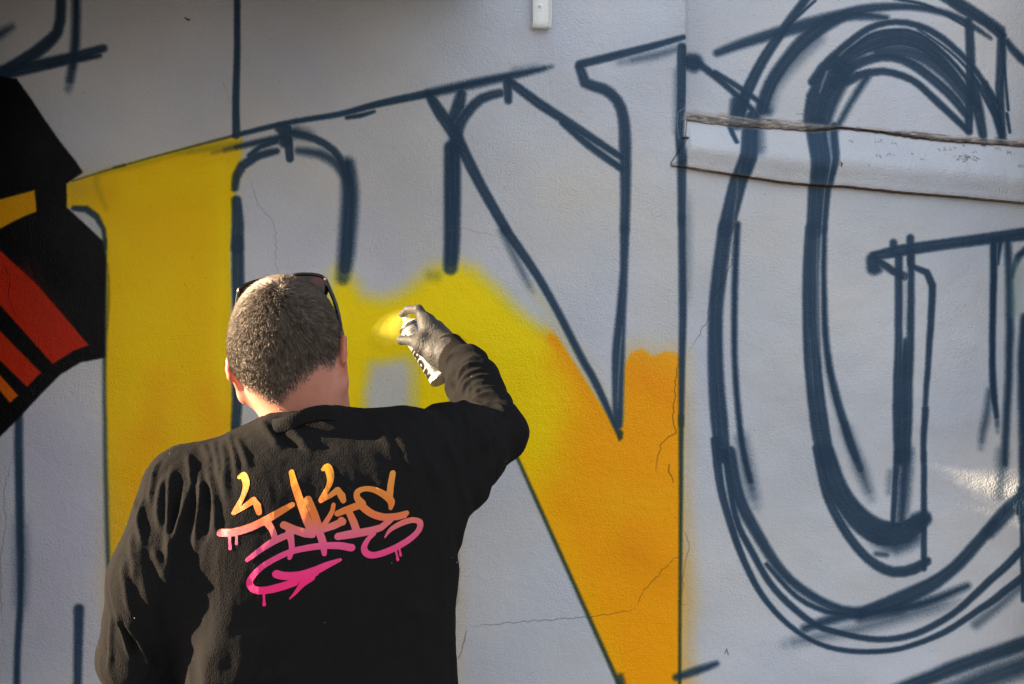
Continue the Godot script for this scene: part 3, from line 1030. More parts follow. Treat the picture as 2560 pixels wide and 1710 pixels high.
func along(line: Array, x: float) -> float:
	for i in range(0, line.size() - 2, 2):
		if x <= line[i + 2]: return lerpf(line[i + 1], line[i + 3], clampf((x - line[i]) / (line[i + 2] - line[i]), 0, 1))
	return line[line.size() - 1]

const BAND_TOP := [1700, 268, 1780, 277, 1870, 289, 2000, 300, 2150, 316, 2300, 328, 2420, 338, 2560, 346, 3400, 400]
const BAND_END := [1700, 294, 1780, 304, 1850, 312, 1950, 317, 2040, 323, 2110, 316, 2200, 326, 2300, 341, 2400, 351, 2560, 361, 3400, 416]
const LIP := [1676, 413, 1750, 424, 1830, 437, 1950, 455, 2040, 464, 2110, 466, 2240, 480, 2400, 493, 2560, 508, 3400, 590]

func paint_ledge() -> void:     # dirt and wear along the broken edge of the upper render
	var r := RandomNumberGenerator.new()
	r.seed = 19
	var top := []
	for x in range(1716, 2890, 24):
		top.append_array([x, along(BAND_TOP, x) + r.randf_range(-4, 4)])
	for x in range(2880, 1700, -24):
		top.append_array([x, along(BAND_END, x) + 4])
	area(top, 5, Color(0.62, 0.57, 0.51), 0.62)
	for i in 240:
		var x := r.randf_range(1716, 2860)
		var t := r.randf()
		var y := lerpf(along(BAND_TOP, x), along(BAND_END, x), t)
		var l := r.randf_range(6, 40)
		var y2 := lerpf(along(BAND_TOP, x + l), along(BAND_END, x + l), t)
		spray([x, y, x + l * 0.5, (y + y2) * 0.5 + r.randf_range(-2, 2), x + l, y2], [1.5, r.randf_range(1.5, 5), 1.5], 1.4, Color(0.26, 0.23, 0.21) if r.randf() < 0.6 else Color(0.74, 0.70, 0.65), r.randf_range(0.2, 0.65))
	for s in [[1716, 1800], [1840, 1960], [1960, 2040], [2180, 2330], [2300, 2440]]:
		var p := []
		for x in range(s[0], s[1] + 1, 12):
			p.append_array([x, lerpf(along(BAND_TOP, x), along(BAND_END, x), 0.55 + r.randf_range(-0.15, 0.25))])
		spray(p, [1, 2, 1.5, 2.5, 1], 1.0, Color(0.20, 0.17, 0.15), 0.55, 0.1, 0.1, true)
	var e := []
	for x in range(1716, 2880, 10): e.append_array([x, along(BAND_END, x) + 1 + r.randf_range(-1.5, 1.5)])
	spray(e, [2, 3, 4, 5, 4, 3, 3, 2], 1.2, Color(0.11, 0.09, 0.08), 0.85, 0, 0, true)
	# rust along the lip
	var q := []
	for x in range(1680, 2880, 10): q.append_array([x, along(LIP, x) + 1.5 + r.randf_range(-0.7, 0.7)])
	spray(q, [1.5, 2.5, 3.5, 3, 2, 1.5, 1.5], 0.8, Color(0.22, 0.15, 0.10), 0.9, 0, 0, true)
	spray(q, [8, 10, 9, 8], 6, Color(0.45, 0.38, 0.30), 0.3, 0, 0, true)
	# pits and scuffs of the ledge
	for s in [[2130, 352, 6], [2200, 350, 9], [2236, 354, 7], [2190, 393, 9], [2220, 388, 10], [2278, 385, 4], [2356, 370, 11], [2385, 370, 9], [2415, 361, 6], [2440, 377, 5], [2500, 368, 8], [2528, 378, 11], [2093, 414, 7], [2300, 401, 4], [1908, 370, 3], [2545, 418, 10], [2560, 418, 8]]:
		for k in int(s[2]):
			var x: float = s[0] + r.randf_range(-1, 1) * s[2]
			var y: float = s[1] + r.randf_range(-0.5, 0.5) * s[2]
			spray([x, y, x + r.randf_range(-4, 4), y + r.randf_range(-2, 3)], [1.0, 1.8, 1.0], 0.6, Color(0.28, 0.30, 0.31), 0.65)
	for k in 110:
		var x := 2412.0 + r.randf_range(-36, 36) * sqrt(r.randf())
		var y := 394.0 + r.randf_range(-13, 13) * sqrt(r.randf())
		spray([x, y, x + r.randf_range(-5, 5), y + r.randf_range(-2, 3)], [1.0, 2.0, 1.0], 0.6, Color(0.22, 0.24, 0.22) if r.randf() < 0.6 else Color(0.86, 0.86, 0.82), 0.7)
	spray([2091, 408, 2095, 414, 2094, 421], [1.5, 3.6, 1.5], 0.7, Color(0.20, 0.13, 0.14), 0.9)
	spray([1708, 345, 1716, 346], [7, 6], 1.5, Color(0.08, 0.07, 0.07), 0.9)
	spray([1714, 350, 1696, 378, 1678, 404, 1676, 414, 1684, 416], [2.4, 1.8, 1.8, 1.8, 1.6], 0.8, Color(0.16, 0.14, 0.14), 0.8, 0, 0, true)
	spray([1712, 268, 1694, 280, 1692, 310, 1696, 345], [1.6, 1.6, 2, 1.6], 0.8, Color(0.70, 0.72, 0.74), 0.6, 0, 0, true)
	for k in 14:
		var x := r.randf_range(1990, 2060)
		var y := r.randf_range(280, 306)
		spray([x, y, x + r.randf_range(8, 26), y + r.randf_range(-2, 2)], [1, 2, 1], 1, Color(0.3, 0.28, 0.26), 0.5)

func build_wall() -> void:
	paint_ledge_and_mural()
	var w := thing("rendered_wall", "grey rendered wall covered by a half painted mural, with a cracked ledge", "wall")
	# main face: fine where it is looked at, coarse beyond
	var xs := PackedFloat32Array()
	var ys := PackedFloat32Array()
	for s in [[-7.0, -1.8, 0.4], [-1.8, -1.2, 0.05], [-1.2, 1.2, 0.012], [1.2, 1.8, 0.05], [1.8, 6.0, 0.4]]:
		xs.append_array(steps(s[0], s[1], s[2]).slice(0, -1))
	xs.append(6.0)
	for s in [[3.6, 2.7, 0.3], [2.7, 2.45, 0.04], [2.45, 0.85, -1]]:
		ys.append_array(steps(s[0], s[1], s[2]).slice(0, -1) if s[2] > 0 else PackedFloat32Array())
	for i in 134: ys.append(2.45 - 0.012 * i)
	for y in [0.8, 0.6, 0.3, 0.0, -0.05]: ys.append(y)
	var edge_x := wx(1714.5)
	var edge_y := wy(396)
	var nearest := 0
	for i in xs.size():
		if absf(xs[i] - edge_x) < absf(xs[nearest] - edge_x): nearest = i
	xs[nearest] = edge_x
	for i in ys.size():
		if absf(ys[i] - edge_y) < 0.0061: ys[i] = edge_y
	var rows := []
	for x in xs:
		var c := PackedVector3Array()
		for y in ys: c.append(Vector3(x, y, swell(x, y) * smoothstep(-2.4, -1.4, x) * smoothstep(2.4, 1.4, x)))
		rows.append(c)
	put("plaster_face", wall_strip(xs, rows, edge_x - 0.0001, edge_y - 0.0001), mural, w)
	# the broken, rounded edge of the thicker render beside the recess
	var lipc := []
	var chip := noise(1.0, 29, 3)
	for q in [[0.0, 0.0], [0.0012, 0.0], [0.0030, -0.0022], [0.0034, -0.0175]]:
		var c := PackedVector3Array()
		for k in 220:
			var y := lerpf(3.6, edge_y, k / 219.0)
			c.append(Vector3(edge_x - 0.0018 + q[0] + (chip.get_noise_1d(y * 60.0) * 0.0012 if q[0] > 0 else 0.0), y, q[1] + 0.0004 + swell(edge_x, y)))
		lipc.append(c)
	put("broken_edge", wall_strip(PackedFloat32Array(), lipc), mural, w)
	var back := BoxMesh.new()
	back.size = Vector3(13.0, 3.7, 0.24)
	put("masonry", back, mat(Color(0.55, 0.54, 0.52), 0.9), w, Vector3(-0.5, 1.76, -0.146))
	# upper render on the right, standing 7 mm proud, broken off along its lower edge
	var rough := noise(1.0, 9, 3)
	var cols := []
	xs = steps(wx(1714.5), wx(3000), 0.006)
	xs.insert(0, wx(1712.5))
	var n := 0
	for x in xs:
		var px := x * WALL_PX + 1280.0
		var c := PackedVector3Array()
		var up := -0.014
		for y in [3.6, 3.0, 2.5]: c.append(Vector3(x, y, up))
		var yt := wy(along(BAND_TOP, px))
		var ye := wy(along(BAND_END, px))
		for k in 16:
			var y := lerpf(2.45, yt, (k + 1) / 16.0)
			c.append(Vector3(x, y, up + swell(x + 3.0, y) * (0.6 if n else 0.0)))
		for k in 7:
			var t := (k + 1) / 7.0
			var y := lerpf(yt, ye, t)
			var z := up + 0.0045 * sin(t * 2.6) + rough.get_noise_2d(x * 130.0, y * 220.0) * 0.0035 * t - 0.003 * t * t
			c.append(Vector3(x, y, z))
		c.append(Vector3(x, ye + 0.0008, -0.018))
		cols.append(c)
		n += 1
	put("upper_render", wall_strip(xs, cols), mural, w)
	# sloping ledge under it
	cols = []
	xs = steps(wx(1677), wx(3000), 0.008)
	for x in xs:
		var px := x * WALL_PX + 1280.0
		var lip := wy(along(LIP, px)) + 0.0012 * rough.get_noise_1d(x * 60.0)
		var top := wy(along(BAND_END, px)) + 0.006
		var out := 0.029 + 0.003 * rough.get_noise_1d(x * 9.0)
		if px < 1716:
			top = lerpf(wy(413), wy(344), clampf((px - 1677) / 38.0, 0, 1)) + 0.0006
			out = lerpf(0.004, 0.021, clampf((px - 1677) / 38.0, 0, 1))
		var c := PackedVector3Array()
		var z0 := -0.0165 if px >= 1716 else out * 0.6
		for k in 15:
			var t := k / 14.0
			var y := lerpf(top, lip, t)
			var s := smoothstep(0.0, 0.78, t)
			c.append(Vector3(x, y, lerpf(z0, out, 0.55 * s + 0.45 * minf(t * 1.7, 1.0)) - out * 0.5 * smoothstep(0.55, 1.0, t) + rough.get_noise_2d(x * 14.0, y * 14.0) * 0.0012))
		c.append(Vector3(x, lip - 0.0012, out * 0.5 - 0.001))
		c.append(Vector3(x, lip - 0.0008, -0.001))
		cols.append(c)
	put("sloping_ledge", wall_strip(xs, cols), mural, w)

func paint_ledge_and_mural() -> void:
	mural = StandardMaterial3D.new()
	paint_mural()
	paint_ledge()
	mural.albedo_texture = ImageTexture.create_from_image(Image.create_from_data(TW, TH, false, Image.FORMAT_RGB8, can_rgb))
	# relief of the render: sandy grain, trowel waves, in places smoother, in places coarse
	var n := noise(0.33, 4, 3)
	n.noise_type = FastNoiseLite.TYPE_PERLIN
	n.fractal_gain = 0.8
	var g1 := n.get_image(TW, TH).get_data()
	var wv := noise(0.055, 14, 2)
	var g2 := wv.get_image(TW, TH).get_data()
	var g3 := noise(0.007, 24, 3).get_image(TW, TH).get_data()
	var hgt := PackedByteArray()
	hgt.resize(TW * TH)
	for i in hgt.size():
		var k := 0.30 + g3[i] * 0.0042
		hgt[i] = clampi(int(128.0 + (g1[i] - 128) * k * 0.75 + (g2[i] - 128) * 0.28), 0, 255)
	var im := Image.create_from_data(TW, TH, false, Image.FORMAT_L8, hgt)
	im.convert(Image.FORMAT_RGBA8)
	im.bump_map_to_normal_map(2.0)
	mural.normal_enabled = true
	mural.normal_texture = ImageTexture.create_from_image(im)
	mural.normal_scale = 0.95
	mural.texture_repeat = false
	mural.roughness = 0.42
	mural.metallic_specular = 0.27

func build_strip() -> void:
	var o := thing("metal_strip", "short white painted metal strip screwed to the wall above the mural", "metal strip", Vector3(wx(1352), wy(40), 0.006))
	var m := mat(Color(0.94, 0.94, 0.91), 0.38)
	m.normal_enabled = true
	m.normal_texture = bump_tex(0.02, 6, 3.0)
	m.uv1_triplanar = true
	m.uv1_scale = Vector3(9, 9, 9)
	# a bent channel: its section runs from the left flange over the face to the flared right flange
	var sec := [[1332, 0.0], [1331, 0.011], [1333, 0.0125], [1350, 0.0128], [1369, 0.0126], [1372, 0.013], [1376.5, 0.0185], [1378, 0.0185], [1378, 0.016], [1374, 0.011], [1374, 0.0]]
	var rings := []
	for e in [[-900.0, 0.0], [20.0, 0.0], [60.0, 0.0], [72.5, 1.0]]:
		var ring := PackedVector3Array()
		for s in sec:
			ring.append(Vector3(wx(s[0] - (1.5 if e[1] > 0 else 0.0)), wy(e[0] + (s[0] - 1331) * 0.075 * e[1]), s[1] + 0.003))
		rings.append(ring)
	var st := SurfaceTool.new()
	st.create_from(loft(rings), 0)
	st.deindex()
	st.set_smooth_group(-1)
	st.generate_normals()
	put("channel", st.commit(), m, o)
	var c := Vector3(wx(1349.5), wy(22), 0.0156)
	put("screw", lathe(c, Vector3(0, 0, 1), [0, 0.0046, 0.0012, 0.0046, 0.0026, 0.0036, 0.003, 0.001], 20), m, o)
	var x := BoxMesh.new()
	x.size = Vector3(0.0028, 0.0009, 0.0006)
	var dark := mat(Color(0.12, 0.12, 0.11), 0.7)
	put("screw_slot", x, dark, o, c + Vector3(0, 0, 0.0031))
	var y := BoxMesh.new()
	y.size = Vector3(0.0009, 0.0028, 0.00055)
	put("screw_slot", y, dark, o, c + Vector3(0, 0, 0.0031))


func build_shade_blocks() -> void:     # unseen blocks added beside and above the wall to hold back sun and sky
	var o := thing("added_block", "unseen dark block added at the left to keep the low sun off the wall", "shade_block", Vector3(-1.5, 0, 0))
	var n := noise(3.1, 55, 3)
	var rings := []
	for i in 360:
		var y := 0.01 * i - 0.02
		var out := 0.395 + 0.02 * n.get_noise_1d(y * 3.0) - 0.145 * exp(-pow((y - 2.08) / 0.17, 2.0)) - 0.07 * absf(n.get_noise_1d(y * 45.0))  # notched so that some sun still reaches the hand and the wall
		var ring := PackedVector3Array()
		for q in [[-1.80, -0.02], [-1.80, out - 0.03], [-1.77, out], [-1.215, out], [-1.185, out - 0.03], [-1.185, -0.02]]:
			ring.append(Vector3(q[0], y, q[1]))
		ring.reverse()
		rings.append(ring)
	var shade_slab := rounded_box(Vector3(2.15, 0.10, 2.5), 0.01)
	put("block_body", loft(rings), mat(lin(0.10, 0.09, 0.085), 0.9), o)
	var c := thing("added_slab", "unseen dark slab added above the wall to shade its upper left", "shade_slab", Vector3(-1.13, 2.515, 1.255))  # added slab, out of view: darkens the upper left of the wall
	put("slab_body", shade_slab, mat(lin(0.06, 0.055, 0.05), 0.9), c, Vector3(-1.13, 2.515, 1.255))
	var o2 := thing("added_block", "unseen dark block added at the right to dim that end of the wall", "shade_block", Vector3(1.45, 0, 0))  # second added block, out of view: dims the right end
	rings = []
	for i in 74:
		var y := 0.05 * i - 0.02
		var ring := PackedVector3Array()
		for q in [[1.20, -0.02], [1.20, 0.36], [1.23, 0.39], [1.70, 0.39], [1.73, 0.36], [1.73, -0.02]]:
			ring.append(Vector3(q[0] + 0.006 * n.get_noise_1d(y * 9.0), y, q[1]))
		ring.reverse()
		rings.append(ring)
	put("block_body", loft(rings), mat(lin(0.06, 0.058, 0.056), 0.9), o2)

# ------------------------------------------------------------------ the man
var HEAD: Transform3D      # x = his right, y = up, z = backwards
const SKIN := Color(0.75, 0.51, 0.415)

func head_at(x: float, y: float, z: float) -> Vector3: return HEAD * Vector3(x, y, z)

func cloth(c: Color, sheen := 0.5) -> StandardMaterial3D:
	var m := mat(c, 0.95)
	m.metallic_specular = 0.12
	m.normal_enabled = true
	m.normal_texture = bump_tex(0.07, 31, 7.0, 512, 4)
	m.normal_scale = 0.8
	m.uv1_triplanar = true
	m.uv1_scale = Vector3(9, 9, 9)
	m.albedo_texture = lint()
	m.rim_enabled = true
	m.rim = sheen
	m.rim_tint = 0.5
	return m

var lint_tex: NoiseTexture2D
func lint() -> NoiseTexture2D:      # the worn nap of the cloth: paler fibres, a few specks of fluff
	if lint_tex == null:
		var ramp := Gradient.new()
		ramp.offsets = PackedFloat32Array([0.0, 0.35, 0.6, 0.8, 0.93, 1.0])
		ramp.colors = PackedColorArray([Color(0.62, 0.62, 0.62), Color(0.76, 0.76, 0.76), Color(0.88, 0.88, 0.88), Color(1, 1, 1), Color(1, 1, 1), Color(1, 1, 1)])
		lint_tex = NoiseTexture2D.new()
		lint_tex.noise = noise(0.13, 71, 4)
		lint_tex.width = 512
		lint_tex.height = 512
		lint_tex.seamless = true
		lint_tex.color_ramp = ramp
	return lint_tex

func skin() -> StandardMaterial3D:
	var m := mat(SKIN, 0.55)
	m.subsurf_scatter_enabled = true
	m.subsurf_scatter_strength = 0.12
	m.subsurf_scatter_skin_mode = true
	m.normal_enabled = true
	m.normal_texture = bump_tex(0.12, 8, 1.2)
	m.normal_scale = 0.5
	m.uv1_triplanar = true
	m.uv1_scale = Vector3(14, 14, 14)
	m.vertex_color_use_as_albedo = true
	return m

func outward(f: Field, v: PackedVector3Array, q: PackedInt32Array) -> void:   # turn all quads so that they face outwards
	var s := 0.0
	for i in range(0, q.size(), 4 * maxi(q.size() / 400, 1)):
		var n := (v[q[i + 2]] - v[q[i]]).cross(v[q[i + 1]] - v[q[i]])
		s += signf(n.dot(f.slope(v[q[i]], 0.004)))
	if s < 0:
		for i in range(0, q.size(), 4):
			var t := q[i + 1]
			q[i + 1] = q[i + 3]
			q[i + 3] = t

func build_person() -> void:
	HEAD = Transform3D(Basis.from_euler(Vector3(deg_to_rad(-2), deg_to_rad(-4), deg_to_rad(8))), pt(719, 862, 1.465))
	var man := thing("person", "man seen from behind in a black sweatshirt, one arm raised to spray the wall", "person", Vector3(-0.28, 0, 0.68))
	var skin_m := skin()
	build_body(man, skin_m)
	build_hair(man)
	build_shirt(man)
	build_glove(man)
	build_trousers(man)

# --- joints
var SL := pt(455, 1216, 1.41)      # shoulders, elbows, wrists
var SR := pt(1012, 1146, 1.47)
var ML := pt(400, 1440, 1.362)
var EL := pt(352, 1640, 1.41)
var ER := pt(1246, 1082, 1.67)
var WS := pt(1140, 880, 1.86)
var WL := Vector3(-0.40, 1.12, 0.47)
var WR := pt(1121, 884, 1.86)
var NECK := pt(764, 1056, 1.47)
var TURN := Basis.from_euler(Vector3(0, deg_to_rad(16.5), 0))

func build_body(man: Node3D, m: Material) -> void:
	var f := Field.new()
	var B := HEAD.basis
	f.egg(head_at(0, 0.012, 0.0), B, Vector3(0.0725, 0.087, 0.094), 0.03)
	f.egg(head_at(0, -0.022, 0.012), B, Vector3(0.070, 0.074, 0.078), 0.03)
	f.egg(head_at(0, -0.028, -0.038), B, Vector3(0.059, 0.078, 0.062), 0.03)
	f.egg(head_at(0, -0.088, -0.048), B, Vector3(0.058, 0.042, 0.052), 0.03)
	f.bone(head_at(0.052, -0.07, -0.01), head_at(0.03, -0.105, -0.07), 0.02, 0.018, 0.03)
	f.bone(head_at(-0.052, -0.07, -0.01), head_at(-0.03, -0.105, -0.07), 0.02, 0.018, 0.03)
	f.bone(head_at(0, -0.008, -0.094), head_at(0, -0.040, -0.116), 0.008, 0.013, 0.015)       # nose
	f.bone(head_at(-0.036, 0.006, -0.088), head_at(0.036, 0.006, -0.088), 0.012, 0.012, 0.015)  # brow
	f.bone(head_at(-0.02, -0.07, -0.094), head_at(0.02, -0.07, -0.094), 0.008, 0.008, 0.01)    # lips
	f.bone(NECK + Vector3(0.0, -0.05, -0.01), head_at(0.012, -0.05, 0.010), 0.0615, 0.053, 0.03)
	f.bone(head_at(0.03, -0.05, 0.0), NECK + Vector3(0.034, -0.02, -0.02), 0.03, 0.034, 0.03)
	# ears
	for s in [1.0, -1.0]:
		var c := head_at(0.0790 * s, -0.033, 0.002)
		var E := B * Basis.from_euler(Vector3(deg_to_rad(-12), deg_to_rad(17.0 * s), deg_to_rad(-7.0 * s)))
		f.egg(c, E, Vector3(0.0075, 0.031, 0.019), 0.008)
		for k in 9:
			var a0 := lerpf(-2.3, 1.9, k / 9.0)
			var a1 := lerpf(-2.3, 1.9, (k + 1) / 9.0)
			f.bone(c + E * Vector3(0.004 * s, 0.031 * cos(a0), 0.017 * sin(a0) + 0.003), c + E * Vector3(0.004 * s, 0.031 * cos(a1), 0.017 * sin(a1) + 0.003), 0.0048, 0.0048, 0.005)
		f.egg(c + E * Vector3(0.002 * s, -0.032, -0.006), E, Vector3(0.006, 0.011, 0.009), 0.008)
	var r := net(f, HEAD.origin + Vector3(-0.16, -0.27, -0.17), HEAD.origin + Vector3(0.17, 0.13, 0.16), 0.0044)
	onto(f, r[0])
	outward(f, r[0], r[1])
	r = subdivide(r[0], r[1])
	var v: PackedVector3Array = r[0]
	# skin is redder on the ears and the neck's side
	var col := PackedColorArray()
	var blot := noise(60.0, 5, 3)
	for p in v:
		var l := HEAD.affine_inverse() * p
		var ear := smoothstep(0.076, 0.088, absf(l.x)) * smoothstep(-0.07, -0.05, l.y)
		var red := clampf(0.75 * ear + 0.22 * blot.get_noise_3dv(p) + 0.10, 0.0, 1.0)
		col.append(Color(1.0, 1.0, 1.0).lerp(Color(0.90, 0.52, 0.44), red).lerp(Color(0.075, 0.062, 0.055), 0.9 * hair_here(l)))
	var idx := tris_of(r[1])
	head_mesh = [v.duplicate(), idx.duplicate(), normals_of(v, idx)]
	# the rest of the body, under his clothes, in the same mesh
	var g := Field.new()
	g.bone(NECK + Vector3(0, -0.02, 0), NECK + Vector3(0.0, -0.09, 0.0), 0.055, 0.06, 0.05)
	g.box(Vector3(-0.285, 1.25, 0.695), TURN, Vector3(0.15, 0.26, 0.085), 0.08, 0.05)
	g.bone(SL, EL, 0.042, 0.036, 0.04)
	g.bone(SR, ER, 0.046, 0.036, 0.04)
	g.bone(EL, WL, 0.034, 0.027, 0.02)
	g.bone(ER, WR, 0.036, 0.026, 0.02)
	# left hand, resting in front of his belt: palm, four fingers, thumb
	var hx := Vector3(0.83, -0.2, -0.52).normalized()
	g.bone(WL, WL + hx * 0.07, 0.026, 0.030, 0.02)
	for k in 4:
		var b := WL + hx * 0.085 + Vector3(0, 0.03 - 0.02 * k, 0.0)
		g.bone(WL + hx * 0.03 + Vector3(0, 0.02 - 0.013 * k, 0), b, 0.011, 0.0095, 0.008)
		var e := b + hx * (0.030 if k in [1, 2] else 0.025) + Vector3(0, -0.012, 0)
		g.bone(b, e, 0.0092, 0.0085, 0.004)
		g.bone(e, e + hx * 0.012 + Vector3(0, -0.022, 0), 0.0085, 0.0075, 0.004)
	g.bone(WL + Vector3(0.01, 0.02, 0), WL + hx * 0.05 + Vector3(0, 0.058, 0), 0.013, 0.0095, 0.01)
	g.bone(WL + hx * 0.05 + Vector3(0, 0.058, 0), WL + hx * 0.08 + Vector3(0, 0.064, 0), 0.0095, 0.008, 0.004)
	for s in [-1.0, 1.0]:
		var hip := Vector3(-0.285, 0.92, 0.69) + TURN * Vector3(0.09 * s, 0, 0)
		var knee := Vector3(-0.285 + 0.13 * s, 0.50, 0.66 - 0.03 * s)
		var heel := Vector3(-0.285 + 0.16 * s, 0.09, 0.70 - 0.06 * s)
		g.bone(hip, knee, 0.075, 0.05, 0.05)
		g.bone(knee, heel, 0.05, 0.035, 0.03)
		g.bone(heel + Vector3(0, -0.04, 0.03), heel + Vector3(0.02 * s, -0.05, -0.14), 0.032, 0.026, 0.03)
	var r2 := net(g, Vector3(-0.75, 0.0, 0.2), Vector3(0.12, 1.62, 0.9), 0.016)
	onto(g, r2[0])
	outward(g, r2[0], r2[1])
	var base := v.size()
	v.append_array(r2[0])
	for i in r2[0].size(): col.append(Color(1, 1, 1))
	for i in tris_of(r2[1]): idx.append(i + base)
	for i in v.size(): v[i] -= man.position
	put("body", mesh_of(v, idx, PackedVector3Array(), PackedVector2Array(), col), m, man, man.position)
	# eyes
	var eye := SphereMesh.new()
	eye.radius = 0.0115
	eye.height = 0.023
	for s in [-1.0, 1.0]:
		put("eye", eye, mat(Color(0.9, 0.88, 0.85), 0.2), man, head_at(0.032 * s, -0.008, -0.086))

var head_mesh := []

func hair_here(l: Vector3) -> float:      # how much hair grows at a place of the head (in its own axes)
	var back := smoothstep(-0.02, 0.03, l.z)
	# hairline: nape low in the middle, rising behind the ears, then over the ears to the forehead
	var low := lerpf(-0.040, -0.090, clampf(1.0 - absf(l.x + 0.006) / 0.066, 0, 1))
	low = lerpf(-0.012, low, back)
	if l.z < -0.035: low = lerpf(-0.01, 0.062, smoothstep(-0.035, -0.075, l.z))
	var ear := smoothstep(0.0845, 0.0785, absf(l.x)) if l.y < 0.02 else 1.0
	if Vector2(l.z - 0.002, l.y + 0.031).length() < 0.027 and absf(l.x) > 0.068: ear = 0.0
	return smoothstep(low - 0.014, low + 0.034, l.y) * ear

func build_hair(man: Node3D) -> void:
	var v: PackedVector3Array = head_mesh[0]
	var idx: PackedInt32Array = head_mesh[1]
	var nn: PackedVector3Array = head_mesh[2]
	var inv := HEAD.affine_inverse()
	var r := RandomNumberGenerator.new()
	r.seed = 88
	var crown := Vector3(0.012, 0.078, 0.052)
	# areas, so that strands spread evenly
	var hv := PackedVector3Array()
	var hi := PackedInt32Array()
	var hn := PackedVector3Array()
	var hc := PackedColorArray()
	var grey := noise(90.0, 12, 2)
	var tuft := noise(260.0, 15, 2)
	for i in range(0, idx.size(), 3):
		var a := v[idx[i]]
		var b := v[idx[i + 1]]
		var c := v[idx[i + 2]]
		var l := inv * ((a + b + c) / 3.0)
		if l.y < -0.13: continue
		var grow := hair_here(l)
		if grow <= 0.02: continue
		var many := (b - a).cross(c - a).length() * 0.5 * 820000.0 * grow
		var count := int(many) + (1 if r.randf() < many - int(many) else 0)
		for k in count:
			var s := sqrt(r.randf())
			var t := r.randf()
			var p := a * (1 - s) + b * (s * (1 - t)) + c * (s * t)
			var n := (nn[idx[i]] * (1 - s) + nn[idx[i + 1]] * (s * (1 - t)) + nn[idx[i + 2]] * (s * t)).normalized()
			var lp := inv * p
			# combed away from the whorl, with a twist close to it
			var away := (p - HEAD * crown).slide(n)
			var dist := away.length()
			away = away.normalized()
			away = away.rotated(n, 0.9 * exp(-dist * 26.0))
			var down := (-HEAD.basis.y).slide(n).normalized()
			away = away.lerp(down, 0.35 * smoothstep(0.06, 0.16, dist)).normalized()
			var clump := tuft.get_noise_3dv(p)
			var length := (0.0128 + 0.004 * r.randf() + 0.003 * clump) * lerpf(0.5, 1.0, smoothstep(-0.09, 0.0, lp.y)) * lerpf(0.35, 1.0, grow)
			var lean := lerpf(1.3, 2.1, r.randf()) + 0.8 * clump
			var side := away.cross(n)
			away = (away + side * (r.randf_range(-0.35, 0.35) + 0.5 * grey.get_noise_3dv(p * 1.7))).normalized()
			var d1 := (n + away * lean * 0.7).normalized()
			var d2 := (n * 0.75 + away * lean * 1.2).normalized()
			var wide := r.randf_range(0.00022, 0.00046)
			var q := p + d1 * length * 0.55
			var e := q + d2 * length * 0.5
			var x := d1.cross(Vector3(r.randf_range(-1, 1), r.randf_range(-1, 1), r.randf_range(-1, 1))).normalized()
			var y := d1.cross(x)
			var g := clampf(0.30 + 0.8 * clump + 0.3 * grey.get_noise_3dv(p) + r.randf_range(-0.35, 0.42) + 0.20 * smoothstep(0.03, -0.08, lp.y), 0, 1)
			var colour := Color(0.082, 0.052, 0.031).lerp(Color(0.48, 0.39, 0.29), g * g)
			var at := hv.size()
			for w in 3:
				var o := x * cos(TAU * w / 3.0) + y * sin(TAU * w / 3.0)
				hv.append(p + o * wide - man.position)
				hn.append(o)
				hc.append(colour)
				hv.append(q + o * wide * 0.85 - man.position)
				hn.append(o)
				hc.append(colour)
			hv.append(e - man.position)
			hn.append(d2)
			hc.append(colour)
			for w in 3:
				var p0 := at + w * 2
				var p1 := at + ((w + 1) % 3) * 2
				hi.append_array([p0, p0 + 1, p1, p1, p0 + 1, p1 + 1, p0 + 1, at + 6, p1 + 1])
	var m := mat(Color(0.95, 0.95, 0.95), 0.40)
	m.vertex_color_use_as_albedo = true
	m.metallic_specular = 0.6
	var o := put("hair", mesh_of(hv, hi, hn, PackedVector2Array(), hc), m, man, man.position)
	o.set_meta("label", "short grey and brown hair")
	o.set_meta("kind", "stuff")
	print("hair strands ", hv.size() / 7)

func line_on(f: Field, p: Array) -> PackedVector3Array:     # points of the photograph laid onto the cloth
	var o := PackedVector3Array()
	for i in range(0, p.size(), 2):
		o.append(f.hit(EYE, pt(p[i], p[i + 1], 1.0) - EYE))
	return spline(o, 4)

func shirt_field() -> Field:
	var f := Field.new()
	f.box(Vector3(-0.288, 1.20, 0.690), TURN, Vector3(0.203, 0.28, 0.128), 0.11, 0.05)
	f.egg(Vector3(-0.300, 1.335, 0.730), TURN, Vector3(0.185, 0.16, 0.105), 0.06)
	f.bone(pt(736, 1112, 1.46), pt(505, 1206, 1.42), 0.055, 0.046, 0.05)
	f.bone(pt(790, 1108, 1.46), SR, 0.056, 0.062, 0.05)
	f.bone(pt(690, 1232, 1.42), pt(940, 1210, 1.44), 0.085, 0.085, 0.06)
	f.bone(pt(690, 1086, 1.405), pt(835, 1066, 1.425), 0.021, 0.021, 0.03)
	f.bone(SL, ML, 0.055, 0.066, 0.045)
	f.bone(ML, EL, 0.066, 0.059, 0.022)
	f.bone(EL, WL, 0.060, 0.040, 0.012)
	f.bone(SR, SR.lerp(ER, 0.5), 0.066, 0.066, 0.045)
	f.bone(SR.lerp(ER, 0.5), ER, 0.063, 0.044, 0.03)
	f.bone(pt(1052, 1245, 1.48), pt(1200, 1150, 1.62), 0.050, 0.036, 0.05)
	f.bone(pt(1020, 1320, 1.46), pt(1150, 1220, 1.54), 0.040, 0.034, 0.05)
	f.bone(ER, ER.lerp(WS, 0.55), 0.049, 0.049, 0.02)
	f.bone(ER.lerp(WS, 0.55), pt(1167, 909, 1.828), 0.048, 0.0395, 0.02)
	return f

